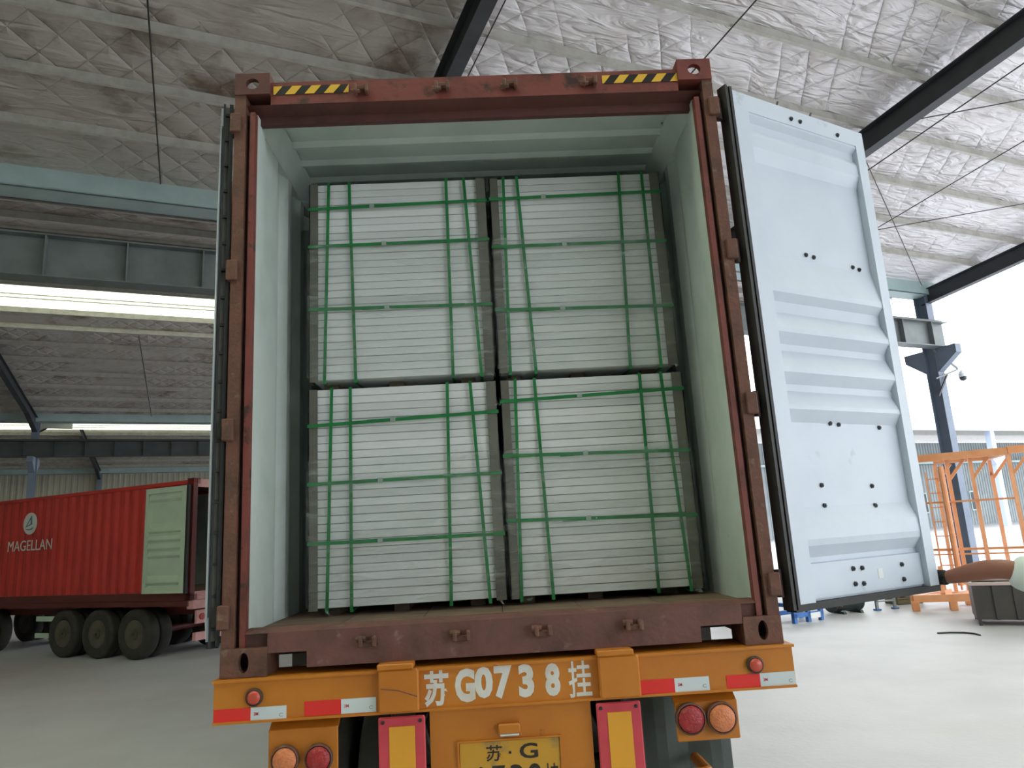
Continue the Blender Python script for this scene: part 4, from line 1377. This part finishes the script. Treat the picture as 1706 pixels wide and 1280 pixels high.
CB = MB().path([(7.05, 8.62, 0.012), (7.25, 8.60, 0.012), (7.42, 8.5, 0.012), (7.5, 8.36, 0.012), (7.47, 8.2, 0.012)], 0.014, 8).shift((7.05, 8.62, 0)).build('cable', 'rubber', loc=(7.05, 8.62, 0))
tag(CB, 'short dark cable end lying on the bright floor', 'cable')
SH = thing('sheet_stack', 'pile of dark steel sheets on the yard floor behind the rack', 'sheet pile', W(21.0, 8.0), TH)
for k in range(5):
    MB().cbox(-1.2, 1.2 - 0.05 * k, -0.6, 0.6, 0.14 * k, 0.14 * k + 0.12, 0.01).build('sheet', 'bin' if k % 2 else 'farwall', SH)

# camera arm with dome on the gable column
CC = thing('security_camera', 'white dome security camera on a bracket at the gable column', 'camera', W(21.4, 12.75, ZG - 3.3), TH)
MB().bar((0.165, 0, 0.1), (1.25, -0.1, 0.45), 0.05).build('arm', 'girder', CC)
MB().bar((0.16, 0, -0.5), (0.7, -0.05, 0.25), 0.05).build('strut', 'rafter', CC)
MB().bar((0.3, 0, 1.1), (1.2, -0.1, 0.47), 0.04).build('upper_strut', 'girder', CC)
MB().bar((0.42, 0, 1.1), (1.25, -0.1, 0.47), 0.04).build('upper_strut', 'girder', CC)
hs = MB().lathe([(0.02, 0.2), (0.09, 0.18), (0.13, 0.1), (0.13, 0.0), (0.125, -0.02)], (1.42, -0.1, 0.2), 'z', 20).build('housing', 'white', CC)
MB().lathe([(0.12, -0.02), (0.11, -0.09), (0.07, -0.14), (0.02, -0.155)], (1.42, -0.1, 0.2), 'z', 20).build('dome', 'rafter', hs, smooth=True)
MB().bar((1.2, -0.1, 0.45), (1.45, -0.1, 0.42), 0.05).build('tip', 'white', CC)

# building across the yard: deep canopy in front of a grey sheet wall
FB = thing('yard_building', 'long grey corrugated building with white canopy edge across the yard', 'building', W(40, 40, 0), TH)
pts = []
for i in range(160):
    x = -2 + i * 0.42
    pts += [(x, 9.0), (x + 0.18, 9.0), (x + 0.22, 9.07), (x + 0.38, 9.07)]
pts += [(65.4, 9.0), (65.4, 9.4), (-2, 9.4)]
MB().prism(pts, 0.0, 8.9, 'z').build('wall', 'farwall', FB)
MB().box(-2.5, 66, -0.9, -0.6, 8.75, 9.45).build('eaves', 'whitetrim', FB)
MB().prism([(-0.8, 9.3), (20, 10.4), (20, 10.25), (-0.8, 9.15)], -2.5, 66, 'x').build('roof', 'purlin', FB)
MB().box(-2.5, 66, 8.3, 8.9, 6.6, 6.8).build('shelf', 'gutter', FB)
for x in (14.0, 26.4, 39.0):
    cshaft = MB().box(x, x + 0.55, -0.55, 0.0, 0, 9.1).build('column', 'paleblue', FB)
    MB().prism([(x - 0.6, 6.5), (x + 1.2, 6.5), (x + 1.2, 6.2), (x + 0.7, 5.6), (x - 0.1, 5.6), (x - 0.6, 6.2)], -0.7, 0.1, 'y').build('bracket', 'paleblue', cshaft)
for x in (18.5, 27.6, 36.0):
    wf = MB().box(x, x + 1.5, 8.9, 8.98, 1.5, 3.6).build('window', 'gutter', FB)
    MB().box(x + 0.12, x + 1.38, 8.88, 8.9, 1.62, 3.48).build('pane', 'rafter', wf)


# ------------------------------------------------------------------ the worker holding the door
def skin_mesh(name, joints, edges, root=0, levels=2):
    """joints: name -> (pos, (rx, ry)); surface grown round the bones"""
    names = list(joints)
    me = bpy.data.meshes.new(name)
    me.from_pydata([joints[k][0] for k in names], [(names.index(a), names.index(b)) for a, b in edges], [])
    ob = bpy.data.objects.new(name, me)
    COL.objects.link(ob)
    sk = ob.modifiers.new('Skin', 'SKIN')
    sk.use_smooth_shade = True
    for i, k in enumerate(names):
        r = joints[k][1]
        me.skin_vertices[0].data[i].radius = r if isinstance(r, tuple) else (r, r)
        me.skin_vertices[0].data[i].use_root = (i == root)
    sb = ob.modifiers.new('Sub', 'SUBSURF')
    sb.levels = levels
    sb.render_levels = levels
    bpy.context.view_layer.update()
    dg = bpy.context.evaluated_depsgraph_get()
    out = bpy.data.meshes.new_from_object(ob.evaluated_get(dg))
    bpy.data.objects.remove(ob)
    out.materials.clear()
    for p in out.polygons:
        p.use_smooth = True
    return out


PX, PY = 2.90, 0.38
ps = thing('person', 'person in an off white shirt and black glove reaching out to hold the open door', 'person', (PX, PY, 0))


def pp(x, y, z):
    return (x - PX, y - PY, z)


wrist = Vector((2.335, 0.535, 1.632))
elbow = Vector((2.52, 0.33, 1.678))
J = {
    'pelvis': (pp(PX, PY, 0.92), 0.135),
    'waist': (pp(PX, PY, 1.08), 0.12),
    'chest': (pp(PX - 0.01, PY, 1.28), 0.14),
    'neck0': (pp(PX - 0.01, PY, 1.43), (0.075, 0.07)),
    'neck1': (pp(PX - 0.03, PY, 1.50), (0.055, 0.055)),
    'head0': (pp(PX - 0.05, PY, 1.57), (0.078, 0.078)),
    'head1': (pp(PX - 0.045, PY, 1.655), (0.1, 0.1)),
    'head2': (pp(PX - 0.035, PY, 1.73), (0.07, 0.07)),
    'shl': (pp(PX - 0.03, PY - 0.18, 1.41), 0.068),
    'ual': (pp(2.68, 0.25, 1.60), 0.058),
    'ell': (tuple(elbow - Vector((PX, PY, 0))), 0.052),
    'fal': (pp(2.455, 0.405, 1.672), 0.055),
    'fam': (pp(2.39, 0.475, 1.65), 0.046),
    'wrl': (tuple(wrist - Vector((PX, PY, 0))), 0.037),
    'hnl': (tuple(wrist - Vector((PX, PY, 0)) + Vector((-0.03, 0.05, 0))), 0.026),
    'shr': (pp(PX, PY + 0.19, 1.40), 0.068),
    'elr': (pp(PX + 0.05, PY + 0.26, 1.13), 0.046),
    'far_': (pp(PX + 0.0, PY + 0.27, 1.0), 0.042),
    'wrr': (pp(PX - 0.07, PY + 0.26, 0.87), 0.032),
    'hipl': (pp(PX, PY - 0.1, 0.86), 0.1),
    'thl': (pp(PX - 0.01, PY - 0.11, 0.68), 0.085),
    'knl': (pp(PX - 0.02, PY - 0.12, 0.48), 0.06),
    'cal': (pp(PX + 0.0, PY - 0.12, 0.34), 0.058),
    'anl': (pp(PX + 0.02, PY - 0.12, 0.09), 0.04),
    'hipr': (pp(PX, PY + 0.1, 0.86), 0.1),
    'thr': (pp(PX + 0.03, PY + 0.11, 0.68), 0.085),
    'knr': (pp(PX + 0.05, PY + 0.12, 0.48), 0.06),
    'car': (pp(PX + 0.09, PY + 0.12, 0.34), 0.058),
    'anr': (pp(PX + 0.13, PY + 0.12, 0.09), 0.04),
}
ED = [('pelvis', 'waist'), ('waist', 'chest'), ('chest', 'neck0'), ('neck0', 'neck1'), ('neck1', 'head0'), ('head0', 'head1'), ('head1', 'head2'),
      ('chest', 'shl'), ('shl', 'ual'), ('ual', 'ell'), ('ell', 'fal'), ('fal', 'fam'), ('fam', 'wrl'), ('wrl', 'hnl'), ('chest', 'shr'), ('shr', 'elr'), ('elr', 'far_'), ('far_', 'wrr'),
      ('pelvis', 'hipl'), ('hipl', 'thl'), ('thl', 'knl'), ('knl', 'cal'), ('cal', 'anl'), ('pelvis', 'hipr'), ('hipr', 'thr'), ('thr', 'knr'), ('knr', 'car'), ('car', 'anr')]
body = link('body', skin_mesh('body', J, ED), 'skin', ps)
# clothes: shells a little larger than the body
grow = lambda k, f, add=0.0: (J[k][0], tuple(a * f + add for a in (J[k][1] if isinstance(J[k][1], tuple) else (J[k][1], J[k][1]))))
SJ = {k: grow(k, 1.0, 0.022) for k in ('pelvis', 'waist', 'chest', 'neck0', 'shl', 'ual', 'shr')}
SJ['pelvis'] = (pp(PX, PY, 0.87), (0.175, 0.175))
SJ['waist'] = (pp(PX, PY, 1.05), (0.162, 0.162))
SJ['chest'] = (pp(PX - 0.01, PY, 1.28), (0.175, 0.175))
SJ['shl'] = (J['shl'][0], (0.1, 0.1))
SJ['shr'] = (J['shr'][0], (0.1, 0.1))
SJ['neck0'] = (pp(PX - 0.01, PY, 1.42), (0.09, 0.085))
SJ['ual'] = (J['ual'][0], (0.088, 0.088))
SJ['slv'] = (tuple(elbow - Vector((PX, PY, 0)) + Vector((0.0, 0.0, 0.0))), (0.1, 0.1))
SJ['slr'] = (pp(PX + 0.035, PY + 0.24, 1.2), (0.085, 0.085))
link('shirt', skin_mesh('shirt', SJ, [('pelvis', 'waist'), ('waist', 'chest'), ('chest', 'neck0'), ('chest', 'shl'), ('shl', 'ual'), ('ual', 'slv'), ('chest', 'shr'), ('shr', 'slr')]), 'shirt', ps)
TJ = {k: grow(k, 1.0, 0.016) for k in ('hipl', 'thl', 'knl', 'cal', 'anl', 'hipr', 'thr', 'knr', 'car', 'anr')}
TJ = dict([('waist', (pp(PX, PY, 1.03), (0.15, 0.15))), ('seat', (pp(PX, PY, 0.92), (0.16, 0.16)))] + [(k, TJ[k]) for k in TJ])
link('trousers', skin_mesh('trousers', TJ, [('waist', 'seat'), ('seat', 'hipl'), ('hipl', 'thl'), ('thl', 'knl'), ('knl', 'cal'), ('cal', 'anl'), ('seat', 'hipr'), ('hipr', 'thr'), ('thr', 'knr'), ('knr', 'car'), ('car', 'anr')]), 'trouser', ps)
for s, a in ((-1, 'anl'), (1, 'anr')):
    ax_ = J[a][0]
    FJ = {'heel': ((ax_[0] + 0.04, ax_[1], 0.05), (0.042, 0.042)), 'mid': ((ax_[0] - 0.06, ax_[1], 0.048), (0.045, 0.042)), 'toe': ((ax_[0] - 0.17, ax_[1], 0.04), (0.045, 0.034)), 'ank': ((ax_[0], ax_[1], 0.1), (0.045, 0.045))}
    link('shoe', skin_mesh('shoe', FJ, [('heel', 'mid'), ('mid', 'toe'), ('heel', 'ank')]), 'shoe', ps)
# hair, face
hd_ = Vector(J['head1'][0])
hm = MB()
rows = []
for i in range(13):
    th_ = math.pi * 0.62 * i / 12
    row = []
    for j in range(25):
        ph = 2 * math.pi * j / 24
        c_ = math.cos(ph)
        t_ = th_ * (1.0 if c_ > 0.2 else 0.66 + 0.34 * max(0.0, (c_ + 0.6) / 0.8))
        row.append((hd_.x + 0.008 + 0.112 * math.sin(t_) * c_, hd_.y + 0.096 * math.sin(t_) * math.sin(ph), hd_.z + 0.002 + 0.118 * math.cos(t_)))
    rows.append(row)
hm.grid(rows).build('hair', 'hair', ps, smooth=True)
fx = hd_.x - 0.09
MB().prism([(hd_.y - 0.016, hd_.z - 0.035), (hd_.y + 0.016, hd_.z - 0.035), (hd_.y + 0.006, hd_.z + 0.01), (hd_.y - 0.006, hd_.z + 0.01)], fx - 0.018, fx + 0.02, 'x').build('nose', 'skin', body, smooth=True)
for s in (-1, 1):
    MB().lathe([(0.003, -0.010), (0.011, -0.005), (0.013, 0.0), (0.011, 0.006)], (fx + 0.012, hd_.y + s * 0.034, hd_.z + 0.012), 'x', 12).build('eye', 'eye', body, smooth=True)
    MB().lathe([(0.002, -0.0125), (0.005, -0.011), (0.005, -0.004)], (fx + 0.012, hd_.y + s * 0.034, hd_.z + 0.012), 'x', 10).build('pupil', 'hair', body)
    MB().cbox(hd_.x - 0.005, hd_.x + 0.03, hd_.y + s * 0.085 - 0.01, hd_.y + s * 0.085 + 0.01, hd_.z - 0.035, hd_.z + 0.03, 0.004).build('ear', 'skin', body)
MB().cbox(fx + 0.004, fx + 0.03, hd_.y - 0.026, hd_.y + 0.026, hd_.z - 0.075, hd_.z - 0.06, 0.004).build('mouth', 'lip', body)


def hand(name, base, axis, palm_n, mat, curl=1.0):
    """palm plus four fingers and a thumb; axis = direction of the fingers, palm_n = direction the palm faces"""
    a = Vector(axis).normalized()
    n_ = Vector(palm_n)
    n_ = (n_ - a * n_.dot(a)).normalized()
    s_ = a.cross(n_).normalized()
    b = Vector(base)
    jo = {'w': (tuple(b - a * 0.034), (0.041, 0.043)), 'w2': (tuple(b + a * 0.005), (0.036, 0.042)), 'p': (tuple(b + a * 0.045), (0.022, 0.042)), 'p2': (tuple(b + a * 0.078), (0.017, 0.042))}
    ed = [('w', 'w2'), ('w2', 'p'), ('p', 'p2')]
    palm = link(name, skin_mesh(name, jo, ed), mat, ps)
    for k, (off, ln, rr) in enumerate(((-0.033, 0.92, 0.0095), (-0.011, 1.06, 0.0098), (0.011, 1.0, 0.0095), (0.032, 0.8, 0.0085))):
        p0 = b + a * 0.066 + s_ * off
        q = [p0]
        ang = 0.35 * curl
        for l_ in (0.043, 0.028, 0.022):
            q.append(q[-1] + (a * math.cos(ang) + n_ * math.sin(ang)) * l_ * ln)
            ang += 0.75 * curl
        fj = {str(i): (tuple(v), (rr * (1.0 - 0.07 * i), rr * (1.0 - 0.07 * i))) for i, v in enumerate(q)}
        link('finger', skin_mesh('finger', fj, [('0', '1'), ('1', '2'), ('2', '3')]), mat, palm)
    t0 = b + a * 0.022 - s_ * 0.032
    t1 = t0 + a * 0.026 - s_ * 0.026 + n_ * 0.022
    t2 = t1 + a * 0.03 - s_ * 0.004 + n_ * 0.02
    t3 = t2 + a * 0.02 + s_ * 0.008 + n_ * 0.012
    tj = {str(i): (tuple(v), (0.0125 - 0.0012 * i,) * 2) for i, v in enumerate((t0, t1, t2, t3))}
    link('thumb', skin_mesh('thumb', tj, [('0', '1'), ('1', '2'), ('2', '3')]), mat, palm)
    return palm


pw = Vector((PX, PY, 0))
hand('gloved_hand', wrist - pw + Vector((-0.012, 0.016, 0)), (-0.45, 0.85, 0.02), (-0.9, -0.4, 0.0), 'glove', 1.0)
hand('hand', Vector(J['wrr'][0]) + Vector((0.0, 0, 0.012)), (-0.25, 0, -1), (0, -1, 0), 'skin', 0.6)
